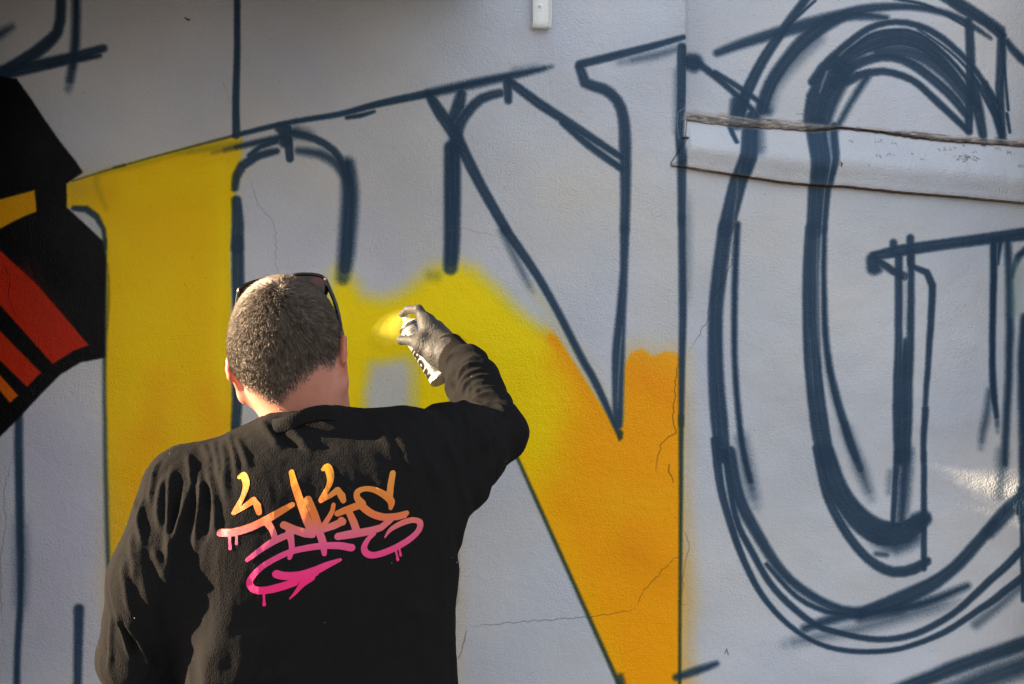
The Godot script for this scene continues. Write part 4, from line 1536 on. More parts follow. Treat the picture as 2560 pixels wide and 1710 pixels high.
func build_shirt(man: Node3D) -> void:
	var f := shirt_field()
	var r := net(f, Vector3(-0.74, 0.93, 0.20), Vector3(0.13, 1.66, 0.95), 0.0115)
	onto(f, r[0])
	outward(f, r[0], r[1])
	r = subdivide(r[0], r[1])
	r = subdivide(r[0], r[1])
	var v: PackedVector3Array = r[0]
	var idx := tris_of(r[1])
	var n := normals_of(v, idx)
	var lift := PackedFloat32Array()
	lift.resize(v.size())
	var near := Near.new(v)
	for s in folds():
		fold(v, near, lift, line_on(f, s[2]), s[0] * 0.00085, s[1] * 0.00105)
	# soft unevenness of the cloth, and drawn-up rings round the right forearm
	var soft := noise(9.0, 61, 2)
	var wrinkle := noise(24.0, 67, 2)
	wrinkle.fractal_type = FastNoiseLite.FRACTAL_RIDGED
	var nap := noise(110.0, 68, 2)
	var ring := noise(26.0, 63, 2)
	var fa := WR - ER
	var fl := fa.length()
	fa /= fl
	for i in v.size():
		var p := v[i]
		lift[i] += wrinkle.get_noise_3d(p.x * 1.0, p.y * 0.35, p.z * 1.0) * 0.0010 + nap.get_noise_3dv(p) * 0.00028
		lift[i] += soft.get_noise_3d(p.x * 1.4, p.y * 0.6, p.z) * 0.0022
		var t := (p - ER).dot(fa) / fl
		if t > 0.02 and t < 1.1 and (p - ER - fa * t * fl).length() < 0.09:
			lift[i] += (sin(t * 34.0 + 3.0 * ring.get_noise_3dv(p * 0.4)) * 0.0016 + ring.get_noise_3dv(p) * 0.001) * smoothstep(0.0, 0.2, t)
		# gathers of the upper arm sleeve
		var u := clampf((p - SR).dot(ER - SR) / (ER - SR).length_squared(), -0.5, 1.0)
		if p.x > -0.22 and t < 0.1:
			lift[i] += sin(u * 21.0 + 4.0 * ring.get_noise_3dv(p * 0.35) + p.y * 16.0) * 0.0022 * smoothstep(-0.22, -0.12, p.x)
	for i in v.size():
		v[i] += n[i] * lift[i]
	var black := cloth(lin(0.0190, 0.0177, 0.0168), 0.05)
	n = normals_of(v, idx)
	var shifted := PackedVector3Array()
	for p in v: shifted.append(p - man.position)
	var shirt := put("sweatshirt", mesh_of(shifted, idx, n), black, man, man.position)
	shirt.set_meta("label", "black long sleeved sweatshirt")
	print("shirt verts ", v.size())
	# the emblem, printed on the back: the same cloth faces, a hair's breadth proud, with the print as their picture
	var ev := PackedVector3Array()
	var en := PackedVector3Array()
	var eu := PackedVector2Array()
	var ei := PackedInt32Array()
	var seen := {}
	var lo := pt(EMX - 20, EMY + 22, 1.262)
	var hi := pt(EMX + EMW - 20, EMY + EMH + 22, 1.262)
	for i in range(0, idx.size(), 3):
		var ok := true
		for k in 3:
			var p := v[idx[i + k]]
			if n[idx[i + k]].z < 0.2 or p.x < lo.x or p.x > hi.x or p.y > lo.y or p.y < hi.y or p.z < 0.6: ok = false
		if not ok: continue
		for k in 3:
			var at := idx[i + k]
			if not seen.has(at):
				seen[at] = ev.size()
				ev.append(v[at] + n[at] * 0.0007 - man.position)
				en.append(n[at])
				eu.append(Vector2((v[at].x - lo.x) / (hi.x - lo.x), (v[at].y - lo.y) / (hi.y - lo.y)))
			ei.append(seen[at])
	var em := mat(Color.WHITE, 0.42)
	em.albedo_texture = emblem()
	em.transparency = BaseMaterial3D.TRANSPARENCY_ALPHA_SCISSOR
	em.alpha_scissor_threshold = 0.5
	em.texture_repeat = false
	em.normal_enabled = true
	em.normal_texture = bump_tex(0.30, 33, 3.0, 1024, 2)
	em.normal_scale = 0.7
	var e := put("printed_emblem", mesh_of(ev, ei, en, eu), em, shirt, man.position)
	e.position = Vector3.ZERO
	e.set_meta("label", "brush lettered emblem fading from orange to pink")
	# ribbed collar
	var back := spline(PackedVector3Array([pt(650, 1052, 1.44), pt(672, 1050, 1.40), pt(705, 1046, 1.375), pt(735, 1034, 1.37), pt(770, 1020, 1.375), pt(815, 1014, 1.39), pt(850, 1022, 1.42), pt(874, 1036, 1.46),
		pt(880, 1056, 1.51), pt(850, 1092, 1.56), pt(780, 1112, 1.575), pt(700, 1108, 1.55), pt(655, 1080, 1.49), pt(648, 1060, 1.46), pt(650, 1052, 1.44)]), 8)
	var rings := []
	var foot := PackedVector3Array()
	for i in back.size():       # the lower edge of the rib follows the cloth
		var p := back[i]
		var out := (p - NECK).slide(Vector3.UP).normalized()
		var low := p + Vector3.UP * -0.019
		var h := f.hit(low + out * 0.70, -out)
		var far := (h - low).dot(out)
		foot.append(low + out * clampf(far, -0.002, 0.012))
	for k in 3:
		var sm := foot.duplicate()
		for i in foot.size(): foot[i] = (sm[i] * 2.0 + sm[(i + 1) % foot.size()] + sm[(i - 1 + foot.size()) % foot.size()]) * 0.25
	for i in back.size():
		var p := back[i]
		var out := (p - NECK).slide(Vector3.UP).normalized()
		var q := foot[i]
		var rib := out * 0.0007 * (i % 2)
		var ring_p := PackedVector3Array([p - out * 0.003, p - out * 0.001 + Vector3.UP * 0.0012, p + out * 0.0016, p.lerp(q, 0.35) + out * 0.002 + rib, p.lerp(q, 0.7) + out * 0.0022 + rib,
			q + out * 0.0024, q + out * 0.0018 + Vector3.UP * -0.002, q + out * -0.003 + Vector3.UP * -0.004, q + out * -0.006, p.lerp(q, 0.5) - out * 0.005])
		rings.append(ring_p)
	var collar := loft(rings, true, false)
	var cm := cloth(lin(0.0195, 0.0180, 0.0172), 0.06)
	var c := put("collar", collar, cm, shirt, man.position)
	c.position = -man.position
	# right cuff, knitted, coming out of the pushed-up sleeve
	var axis := (WR - pt(1160, 930, 1.82)).normalized()
	var start := pt(1158, 920, 1.828)
	var prof := []
	var cl := (pt(1112, 866, 1.868) - start).length()
	for q in [[-0.3, 0.0425], [0.0, 0.0412], [0.25, 0.0388], [0.6, 0.0362], [0.85, 0.0352], [0.96, 0.0352], [1.0, 0.0338], [1.0, 0.0315], [0.8, 0.0305]]:
		prof.append_array([q[0] * cl, q[1]])
	var cuff := put("cuff", lathe(start, axis, prof, 64, Vector3.ZERO, false), cloth(lin(0.019, 0.016, 0.014), 0.1), shirt, man.position)
	cuff.position = -man.position
	# a few specks of fluff and paint dust caught on the nap
	var fl_st := SurfaceTool.new()
	fl_st.begin(Mesh.PRIMITIVE_TRIANGLES)
	var speck := SphereMesh.new()
	speck.radius = 0.0006
	speck.height = 0.0012
	speck.radial_segments = 5
	speck.rings = 3
	var r2 := RandomNumberGenerator.new()
	r2.seed = 404
	for k in 46:
		var i := r2.randi_range(0, v.size() - 1)
		if n[i].z < 0.1: continue
		fl_st.append_from(speck, 0, Transform3D(Basis().scaled(Vector3.ONE * r2.randf_range(0.4, 1.2)), v[i] + n[i] * 0.0003 - man.position))
	var fluff := put("lint", fl_st.commit(), mat(Color(0.7, 0.68, 0.64), 0.9), shirt, man.position)
	fluff.position = Vector3.ZERO
	fluff.set_meta("kind", "stuff")

func folds() -> Array:     # [width mm, height mm, [points in the photograph]]
	return [
		# left shoulder and back: hanging pleats
		[5.5, 6, [438, 1160, 427, 1200, 423, 1280, 421, 1357, 424, 1400]],
		[6, 6, [420, 1175, 402, 1230, 397, 1290, 412, 1345]],
		[5.5, 7, [490, 1160, 503, 1204, 504, 1245, 498, 1290, 491, 1340, 484, 1395]],
		[8, 8, [458, 1195, 464, 1255, 449, 1310, 428, 1370, 420, 1420, 424, 1470, 440, 1518]],
		[6, 6, [512, 1150, 528, 1204, 538, 1255, 541, 1306, 538, 1350]],
		[7, 5, [553, 1095, 565, 1153, 563, 1204, 571, 1262]],
		[6, 5, [590, 1090, 612, 1140, 622, 1180]],
		[7, 6, [650, 1052, 676, 1082, 702, 1125]],
		[7, -5, [672, 1066, 716, 1098, 764, 1128]],
		[8, 5, [700, 1052, 740, 1086, 775, 1132]],
		[6, -4, [470, 1190, 484, 1260, 470, 1330]],
		[6, -5, [522, 1200, 521, 1280, 512, 1360]],
		[5, -4, [440, 1220, 436, 1300, 430, 1350]],
		[7, 4, [505, 1110, 520, 1135, 530, 1165]],
		[5, 5, [400, 1150, 384, 1200, 374, 1262]],
		[5, 5, [572, 1082, 588, 1140, 592, 1200]],
		[5, 6, [470, 1130, 478, 1190, 474, 1250]],
		[6, 5, [530, 1100, 546, 1150, 552, 1210]],
		[6, -5, [446, 1180, 444, 1250, 436, 1320]],
		[5, 5, [360, 1240, 352, 1300, 356, 1370]],
		[6, 5, [326, 1330, 336, 1400, 340, 1460]],
		# left sleeve
		[6, 6, [383, 1365, 400, 1415, 412, 1452]],
		[8, 4, [350, 1330, 352, 1400, 365, 1470, 388, 1530]],
		[7, 4, [310, 1400, 318, 1470, 330, 1540]],
		[5, 6, [293, 1528, 304, 1565, 319, 1602, 330, 1650]],
		[6, 7, [305, 1548, 335, 1577, 356, 1610, 372, 1648, 392, 1674]],
		[7, -7, [305, 1562, 325, 1595, 345, 1640]],
		[6, 4, [279, 1530, 278, 1600, 272, 1680]],
		[7, 4, [330, 1230, 345, 1290, 352, 1340]],
		[9, -4, [420, 1450, 408, 1520, 420, 1600]],
		# lower back: the cloth bags out over the left hip
		[26, 12, [575, 1500, 560, 1580, 550, 1660, 560, 1760]],
		[20, 9, [618, 1560, 612, 1640, 600, 1740]],
		[10, 5, [660, 1570, 640, 1640, 630, 1720]],
		[16, 6, [520, 1600, 520, 1680, 530, 1760]],
		[12, 5, [650, 1700, 690, 1690, 720, 1672]],
		# right shoulder and upper arm
		[9, 4, [985, 1024, 1034, 1073, 1058, 1121, 1083, 1182, 1107, 1240]],
		[8, 4, [1050, 1015, 1083, 1060, 1116, 1109, 1138, 1170, 1141, 1230]],
		[8, 4, [1010, 1018, 1060, 1090, 1100, 1160]],
		[8, 4, [1110, 1014, 1140, 1060, 1152, 1109, 1150, 1180]],
		[7, 4, [1150, 1022, 1172, 1060, 1176, 1110, 1166, 1170]],
		[7, 5, [1189, 1030, 1218, 1064, 1221, 1100, 1201, 1150]],
		[8, 5, [1240, 1032, 1264, 1064, 1260, 1106, 1238, 1160, 1224, 1206]],
		[9, -4, [1230, 1040, 1246, 1080, 1230, 1140]],
		[9, 3, [960, 1040, 1010, 1120, 1040, 1220, 1060, 1320]],
		[9, 3, [930, 1034, 960, 1090, 985, 1150]],
		[10, 4, [1085, 1300, 1110, 1420, 1105, 1560, 1118, 1700]],
		[9, 3, [1020, 1480, 1060, 1580, 1050, 1700]],
		# right forearm: cloth pushed up towards the elbow
		[6, 6, [1115, 934, 1121, 907, 1134, 889, 1153, 883, 1182, 884, 1204, 890]],
		[6, 5, [1143, 960, 1150, 931, 1168, 915, 1191, 908, 1216, 914]],
		[5.5, 5, [1149, 966, 1163, 942, 1191, 927, 1232, 932]],
		[5.5, 5, [1153, 986, 1165, 961, 1191, 946, 1243, 946]],
		[5.5, 4.5, [1157, 1004, 1172, 977, 1201, 958, 1250, 968]],
		[5.5, 4, [1168, 1006, 1191, 984, 1214, 970, 1258, 978]],
		[6, 5, [1176, 1006, 1201, 990, 1230, 985, 1272, 1004]],
		[8, -5, [1140, 1012, 1136, 970, 1139, 930]],
		[7, 6, [1148, 1018, 1180, 1008, 1215, 1022]],
		[6, 6, [1200, 1014, 1240, 1012, 1270, 1040]],
	]

# --- the emblem's picture
const EMX := 500.0
const EMY := 1136.0
const EMW := 580.0
const EMH := 400.0
var em_mask := PackedFloat32Array()
const EW := 1160
const EH := 800

func brush(p: Array) -> void:      # x, y, width triples in the emblem's drawing units
	var s := 2.0 / 3.92
	for i in range(0, p.size() - 3, 3):
		var a := Vector2(p[i] * s + 40.0, p[i + 1] * s - 12.0)
		var b := Vector2(p[i + 3] * s + 40.0, p[i + 4] * s - 12.0)
		var ra: float = p[i + 2] * s * 0.5
		var rb: float = p[i + 5] * s * 0.5
		var ba := b - a
		var l2 := maxf(ba.length_squared(), 1e-5)
		var r := maxf(ra, rb) + 2.0
		for y in range(maxi(int(minf(a.y, b.y) - r), 0), mini(int(maxf(a.y, b.y) + r) + 1, EH)):
			for x in range(maxi(int(minf(a.x, b.x) - r), 0), mini(int(maxf(a.x, b.x) + r) + 1, EW)):
				var q := Vector2(x, y) - a
				var t := clampf(q.dot(ba) / l2, 0.0, 1.0)
				var k := ra + (rb - ra) * t - (q - ba * t).length() + 0.5
				if k > 0: em_mask[y * EW + x] = maxf(em_mask[y * EW + x], minf(k, 1.0))

func curve(p: Array) -> void:      # the same, rounded
	var o := []
	var n := p.size() / 3 - 1
	for i in n:
		var q := []
		for j in [maxi(i - 1, 0), i, i + 1, mini(i + 2, n)]: q.append(Vector3(p[j * 3], p[j * 3 + 1], p[j * 3 + 2]))
		for k in 6:
			var v: Vector3 = q[1].cubic_interpolate(q[2], q[0], q[3], k / 6.0)
			o.append_array([v.x, v.y, v.z])
	o.append_array(p.slice(n * 3))
	brush(o)

func emblem() -> ImageTexture:
	em_mask.resize(EW * EH)
	curve([246, 228, 38, 290, 216, 70, 326, 268, 74, 334, 330, 62, 312, 420, 48, 275, 500, 54, 236, 568, 40])
	brush([240, 566, 44, 330, 516, 48, 420, 452, 66])
	brush([428, 440, 52, 470, 500, 72, 492, 562, 58])
	curve([116, 760, 74, 240, 754, 76, 400, 712, 76, 560, 640, 76, 700, 560, 70, 812, 498, 54])
	brush([130, 740, 40, 120, 780, 36])
	brush([212, 780, 30, 218, 850, 24, 224, 910, 34])
	brush([280, 770, 28, 284, 820, 22, 284, 864, 30])
	curve([570, 650, 78, 630, 730, 62, 656, 800, 58, 660, 830, 54])
	curve([400, 1022, 42, 510, 938, 54, 640, 852, 68, 760, 800, 66, 820, 790, 50])
	brush([740, 690, 72, 840, 738, 78, 960, 778, 84, 1022, 800, 58])
	curve([800, 770, 86, 820, 850, 62, 828, 940, 56, 808, 1016, 42])
	brush([772, 186, 52, 830, 330, 74, 920, 540, 80, 990, 700, 84, 1030, 800, 56])
	curve([964, 452, 74, 1010, 540, 74, 1060, 660, 78, 1090, 770, 74, 1126, 880, 74, 1142, 994, 50])
	curve([1218, 510, 40, 1206, 580, 48, 1160, 664, 52, 1110, 740, 56])
	brush([1112, 752, 66, 1230, 716, 76, 1312, 682, 72])
	brush([1300, 670, 70, 1318, 692, 56])
	curve([1088, 162, 40, 1130, 146, 74, 1164, 210, 76, 1172, 280, 64, 1150, 350, 50, 1108, 430, 54, 1090, 466, 44])
	brush([1094, 464, 46, 1180, 420, 48, 1246, 372, 66])
	brush([1252, 366, 56, 1296, 428, 74, 1314, 474, 56])
	brush([1262, 598, 62, 1350, 566, 70, 1500, 516, 78])
	brush([1376, 592, 66, 1420, 690, 74, 1456, 792, 74])
	brush([1274, 828, 74, 1400, 814, 84, 1580, 796, 82, 1690, 768, 70, 1780, 700, 58, 1820, 672, 40])
	curve([1494, 506, 76, 1450, 450, 62, 1452, 392, 58, 1520, 366, 52, 1620, 380, 60, 1720, 430, 72, 1790, 500, 74, 1788, 570, 42])
	brush([1774, 450, 66, 1782, 330, 66, 1796, 222, 60])
	curve([1490, 530, 74, 1590, 612, 74, 1710, 660, 76, 1830, 660, 72, 1940, 638, 56])
	brush([1840, 665, 70, 1926, 662, 50])
	curve([1730, 872, 16, 1790, 792, 44, 1900, 734, 60, 2000, 716, 58, 2074, 750, 58, 2060, 836, 60, 1960, 922, 64, 1800, 1004, 68, 1640, 1048, 66, 1556, 1030, 70, 1524, 966, 60, 1560, 884, 50, 1622, 826, 40])
	brush([1832, 1000, 24, 1848, 1070, 20, 1856, 1118, 32])
	brush([1868, 980, 24, 1880, 1040, 20, 1886, 1074, 28])
	curve([1402, 952, 76, 1270, 920, 72, 1100, 914, 66, 900, 936, 62, 740, 986, 58, 560, 1082, 58, 456, 1180, 60, 424, 1250, 64, 464, 1312, 74, 560, 1330, 76, 700, 1308, 80, 860, 1262, 76])
	curve([684, 1172, 82, 760, 1194, 80, 900, 1196, 86, 1050, 1160, 84, 1180, 1106, 66, 1296, 1066, 32])
	brush([860, 1240, 90, 960, 1200, 100, 1060, 1180, 66])
	curve([1010, 1216, 96, 930, 1290, 58, 866, 1370, 34, 812, 1426, 16])
	brush([562, 1340, 28, 564, 1420, 22, 565, 1474, 36])
	var data := PackedByteArray()
	data.resize(EW * EH * 4)
	var stops := [Color(0.86, 0.56, 0.02), Color(0.88, 0.44, 0.07), Color(0.87, 0.40, 0.42), Color(0.89, 0.28, 0.48), Color(0.97, 0.07, 0.44)]
	for y in EH:
		var py := EMY + y * 0.5
		var at_y := [1165.0, 1275.0, 1325.0, 1365.0, 1455.0]
		var i := 0
		while i < 3 and py > at_y[i + 1]: i += 1
		var t := i + clampf((py - at_y[i]) / (at_y[i + 1] - at_y[i]), 0, 1)
		var c: Color = stops[i].lerp(stops[i + 1], t - i)
		for x in EW:
			var at := (y * EW + x) * 4
			var g := grain[(at * 5 + y) & 8191] * 5.0
			data[at] = clampi(int(c.r * 255 + g), 0, 255)
			data[at + 1] = clampi(int(c.g * 255 + g), 0, 255)
			data[at + 2] = clampi(int(c.b * 255 + g), 0, 255)
			data[at + 3] = int(em_mask[y * EW + x] * 255)
	return ImageTexture.create_from_image(Image.create_from_data(EW, EH, false, Image.FORMAT_RGBA8, data))

# --- the gloved right hand, closed round the can
var CAN_TOP := pt(1027, 816, 1.955)       # on the can's axis, at the shoulder of the can
var CAN_END := pt(1107, 948, 1.915)       # and at its foot
var CAN_R := 0.0255

func glove_field() -> Field:
	var f := Field.new()
	var ax := (CAN_TOP - CAN_END).normalized()
	var wrist := pt(1122, 886, 1.858)
	var i1 := pt(1068, 808, 1.905)
	var m1 := pt(1090, 820, 1.935)
	var r1 := pt(1108, 836, 1.955)
	var p1 := pt(1122, 856, 1.955)
	# palm and back of the hand
	f.bone(wrist, wrist.lerp(WR, 1.0) + (wrist - i1) * 0.35, 0.029, 0.028, 0.02)
	f.bone(wrist, i1, 0.026, 0.0165, 0.018)
	f.bone(wrist, m1, 0.026, 0.0165, 0.018)
	f.bone(wrist, r1, 0.025, 0.0150, 0.018)
	f.bone(wrist, p1, 0.023, 0.0135, 0.018)
	# index finger over the cap
	var i2 := pt(1046, 774, 1.915)
	var i3 := pt(1020, 774, 1.945)
	var i4 := pt(1005, 786, 1.957)
	f.bone(i1, i2, 0.0130, 0.0098, 0.010)
	f.bone(i2, i3, 0.0096, 0.0085, 0.004)
	f.bone(i3, i4, 0.0080, 0.0068, 0.004)
	# three fingers round the far side of the can
	for k in 3:
		var base: Vector3 = [m1, r1, p1][k]
		var c := CAN_TOP + (CAN_END - CAN_TOP) * (0.10 + 0.155 * k)
		var out := (base - c).slide(ax).normalized()
		var far := out.rotated(ax, deg_to_rad(-75))
		if far.z > out.z: far = out.rotated(ax, deg_to_rad(75))
		var past := far.slide(ax).rotated(ax, deg_to_rad(-70))
		if past.dot(out) > 0: past = far.rotated(ax, deg_to_rad(70))
		var k2 := c + (out * 0.25 + far).normalized() * (CAN_R + 0.0105)
		var k3 := c + (past * 0.30 + far).normalized() * (CAN_R + 0.0090)
		var k4 := c + (past * 0.75 + far).normalized() * (CAN_R + 0.0082)
		f.bone(base, k2, 0.0118, 0.0098, 0.008)
		f.bone(k2, k3, 0.0098, 0.0088, 0.004)
		f.bone(k3, k4, 0.0088, 0.0076, 0.004)
	# thumb along the near side
	var t0 := pt(1090, 880, 1.862)
	var t1 := pt(1058, 862, 1.872)
	var t2 := pt(1030, 852, 1.889)
	var t3 := pt(1004, 850, 1.912)
	f.bone(wrist, t0, 0.024, 0.020, 0.018)
	f.bone(t0, t1, 0.0205, 0.0165, 0.014)
	f.bone(t1, t2, 0.0155, 0.0108, 0.012)
	f.bone(t2, t3, 0.0105, 0.0082, 0.004)
	f.egg(pt(1003, 850.5, 1.910), Basis.IDENTITY, Vector3(0.0088, 0.0090, 0.0078), 0.004)
	f.bone(t1, i1, 0.010, 0.010, 0.020)
	return f

func build_glove(man: Node3D) -> void:
	var f := glove_field()
	var r := net(f, pt(975, 745, 1.95) + Vector3(0, -0.19, -0.10), pt(1175, 745, 1.95) + Vector3(0, 0.02, 0.14), 0.0030)
	onto(f, r[0])
	outward(f, r[0], r[1])
	r = subdivide(r[0], r[1])
	r = subdivide(r[0], r[1])
	var v: PackedVector3Array = r[0]
	var idx := tris_of(r[1])
	var n := normals_of(v, idx)
	# thin wrinkles where the rubber is drawn across wrist and thumb
	var wrist := pt(1122, 886, 1.858)
	var dir := (wrist - pt(1068, 808, 1.905)).normalized()
	var tdir := (pt(1090, 880, 1.862) - pt(1004, 850, 1.912)).normalized()
	var wob := noise(50.0, 17, 2)
	var fine := noise(160.0, 18, 2)
	for i in v.size():
		var p := v[i]
		var t := (wrist - p).dot(dir)
		var k := smoothstep(0.060, 0.012, t)
		var w := wob.get_noise_3dv(p)
		var s := sin(t * 1150.0 + 9.0 * w + 120.0 * (p.x - p.y) * w)
		var amount := (1.0 - absf(s)) * clampf(0.5 + w * 1.8, 0.0, 1.0)
		var tt := (pt(1090, 880, 1.862) - p).dot(tdir)
		var kt := smoothstep(0.005, 0.02, tt) * smoothstep(0.046, 0.03, tt) * (1.0 if p.z > 0.24 else 0.0)
		var st := 1.0 - absf(sin(tt * 1000.0 + 7.0 * w))
		v[i] += n[i] * (0.0013 * amount * k + 0.0009 * st * kt + 0.0004 * fine.get_noise_3dv(p))
	var m := mat(lin(0.050, 0.046, 0.040), 0.58)
	m.metallic_specular = 0.35
	m.normal_enabled = true
	m.normal_texture = bump_tex(0.12, 44, 1.4)
	m.normal_scale = 0.4
	m.uv1_triplanar = true
	m.uv1_scale = Vector3(20, 20, 20)
	for i in v.size(): v[i] -= man.position
	var o := put("glove", mesh_of(v, idx), m, man, man.position)
	o.set_meta("label", "thin black rubber glove")

func build_trousers(man: Node3D) -> void:
	var f := Field.new()
	f.box(Vector3(-0.285, 0.93, 0.69), TURN, Vector3(0.185, 0.09, 0.12), 0.09, 0.05)
	var boots := []
	for s in [-1.0, 1.0]:
		var hip := Vector3(-0.285, 0.90, 0.69) + TURN * Vector3(0.09 * s, 0, 0)
		var knee := Vector3(-0.285 + 0.13 * s, 0.50, 0.66 - 0.03 * s)
		var heel := Vector3(-0.285 + 0.16 * s, 0.10, 0.70 - 0.06 * s)
		f.bone(hip, knee, 0.095, 0.075, 0.05)
		f.bone(knee, heel, 0.075, 0.060, 0.03)
		var g := Field.new()
		boots.append(g)
		g.bone(heel + Vector3(0, -0.045, 0.045), heel + Vector3(0.02 * s, -0.05, -0.10), 0.045, 0.048, 0.02)
		g.bone(heel + Vector3(0.02 * s, -0.05, -0.10), heel + Vector3(0.03 * s, -0.06, -0.17), 0.048, 0.035, 0.02)
		g.bone(heel + Vector3(0, 0.04, 0.01), heel, 0.042, 0.045, 0.02)
	for q in [["trousers", f, lin(0.03, 0.034, 0.045)], ["shoe", boots[0], lin(0.05, 0.05, 0.05)], ["shoe", boots[1], lin(0.05, 0.05, 0.05)]]:
		var r := net(q[1], Vector3(-0.70, -0.02, 0.35), Vector3(0.15, 1.05, 0.95), 0.016)
		onto(q[1], r[0])
		outward(q[1], r[0], r[1])
		var v: PackedVector3Array = r[0]
		for i in v.size(): v[i] = Vector3(v[i].x, maxf(v[i].y, 0.004), v[i].z) - man.position
		put(q[0], mesh_of(v, tris_of(r[1])), mat(q[2], 0.85), man, man.position)

# ------------------------------------------------------------------ spray can, mist, sunglasses
func build_can() -> void:
	var o := thing("spray_can", "black and white paint spray can held in the gloved hand", "spray can", CAN_END)
	var axis := (CAN_TOP - CAN_END).normalized()
	var L := (CAN_TOP - CAN_END).length()
	var near := (EYE - CAN_END).slide(axis).normalized()    # the side seen
	var metal := mat(Color(0.62, 0.60, 0.57), 0.28, 1.0)
	var white := mat(Color(0.92, 0.92, 0.90), 0.4)
	var R := CAN_R
	# sleeve: the seam lies on the hidden side
	var prof := [0.004, R]
	for k in 10: prof.append_array([0.004 + (L - 0.007) * (k + 1) / 10.0, R])
	var lab := mat(Color.WHITE, 0.35)
	lab.albedo_texture = sleeve_print()
	lab.metallic_specular = 0.6
	put("label_sleeve", lathe(CAN_END, axis, prof, 64, -near, false), lab, o)
	# rims and concave foot
	put("base_rim", lathe(CAN_END, axis, [0.0, R - 0.0022, -0.0012, R - 0.0006, -0.0002, R + 0.0009, 0.0024, R + 0.0009, 0.0042, R + 0.0001], 64, near, false), metal, o)
	put("base", lathe(CAN_END, axis, [0.0005, R - 0.0018, 0.0035, R * 0.80, 0.0075, R * 0.5, 0.0090, R * 0.2, 0.0093, 0.0004], 48, near, false), metal, o)
	put("shoulder_rim", lathe(CAN_END, axis, [L - 0.0035, R + 0.0001, L - 0.002, R + 0.0009, L, R + 0.0009, L + 0.0012, R - 0.0006, L + 0.001, R - 0.0026], 64, near, false), metal, o)
	put("dark_seam", lathe(CAN_END, axis, [L - 0.0062, R + 0.0003, L - 0.0048, R + 0.0004, L - 0.0040, R + 0.0002], 64, near, false), mat(lin(0.02, 0.02, 0.02), 0.6), o)
	put("dome", lathe(CAN_END, axis, [L + 0.0006, R - 0.002, L + 0.0042, R * 0.80, L + 0.0078, R * 0.60, L + 0.0098, R * 0.50, L + 0.0104, R * 0.40], 48, near, false), white, o)
	put("valve_ring", lathe(CAN_END, axis, [L + 0.0085, R * 0.52, L + 0.0112, R * 0.54, L + 0.0128, R * 0.50, L + 0.0130, R * 0.30], 40, near), mat(Color(0.93, 0.80, 0.05), 0.4), o)
	var cap := put("spray_cap", lathe(CAN_END, axis, [L + 0.0105, 0.0088, L + 0.0175, 0.0086, L + 0.0190, 0.0078, L + 0.0205, 0.0074, L + 0.0235, 0.0072, L + 0.0245, 0.0062, L + 0.0243, 0.0008], 32, near), mat(Color(0.93, 0.92, 0.88), 0.4), o)
	var jet := jet_dir()
	var tip := CAN_END + axis * (L + 0.0218)
	var n := put("nozzle", lathe(tip + jet * 0.0064, jet, [0.0, 0.0022, 0.0016, 0.0022, 0.0018, 0.0016], 16), mat(Color(0.95, 0.80, 0.08), 0.5), cap)
	n.position = -o.position
	# paint mist: a bright heart at the nozzle, thinning as it spreads
	var mist := thing("paint_mist", "small glowing cloud of yellow paint mist beside the can's white cap", "paint mist", tip + jet * 0.02)
	for q in [[0.008, 0.018, 90.0], [0.014, 0.028, 40.0], [0.022, 0.044, 14.0], [0.032, 0.066, 7.0], [0.044, 0.092, 3.0]]:
		var fog := FogVolume.new()
		fog.name = "mist_puff"
		fog.shape = RenderingServer.FOG_VOLUME_SHAPE_ELLIPSOID
		fog.size = Vector3(q[1] * 0.75, q[1] * 1.25, q[1] * 0.75)
		mist.add_child(fog, true)
		var y := -jet
		var x := y.cross(Vector3(0.2, 0.9, 0.1)).normalized()
		fog.transform = Transform3D(Basis(x, y, x.cross(y)), jet * (q[0] - 0.02))
		var fm := FogMaterial.new()
		fm.albedo = Color(1.0, 0.97, 0.40)
		fm.density = q[2]
		fog.material = fm

func jet_dir() -> Vector3:
	var axis := (CAN_TOP - CAN_END).normalized()
	return Vector3(-0.72, -0.42, -0.36).slide(axis).normalized()

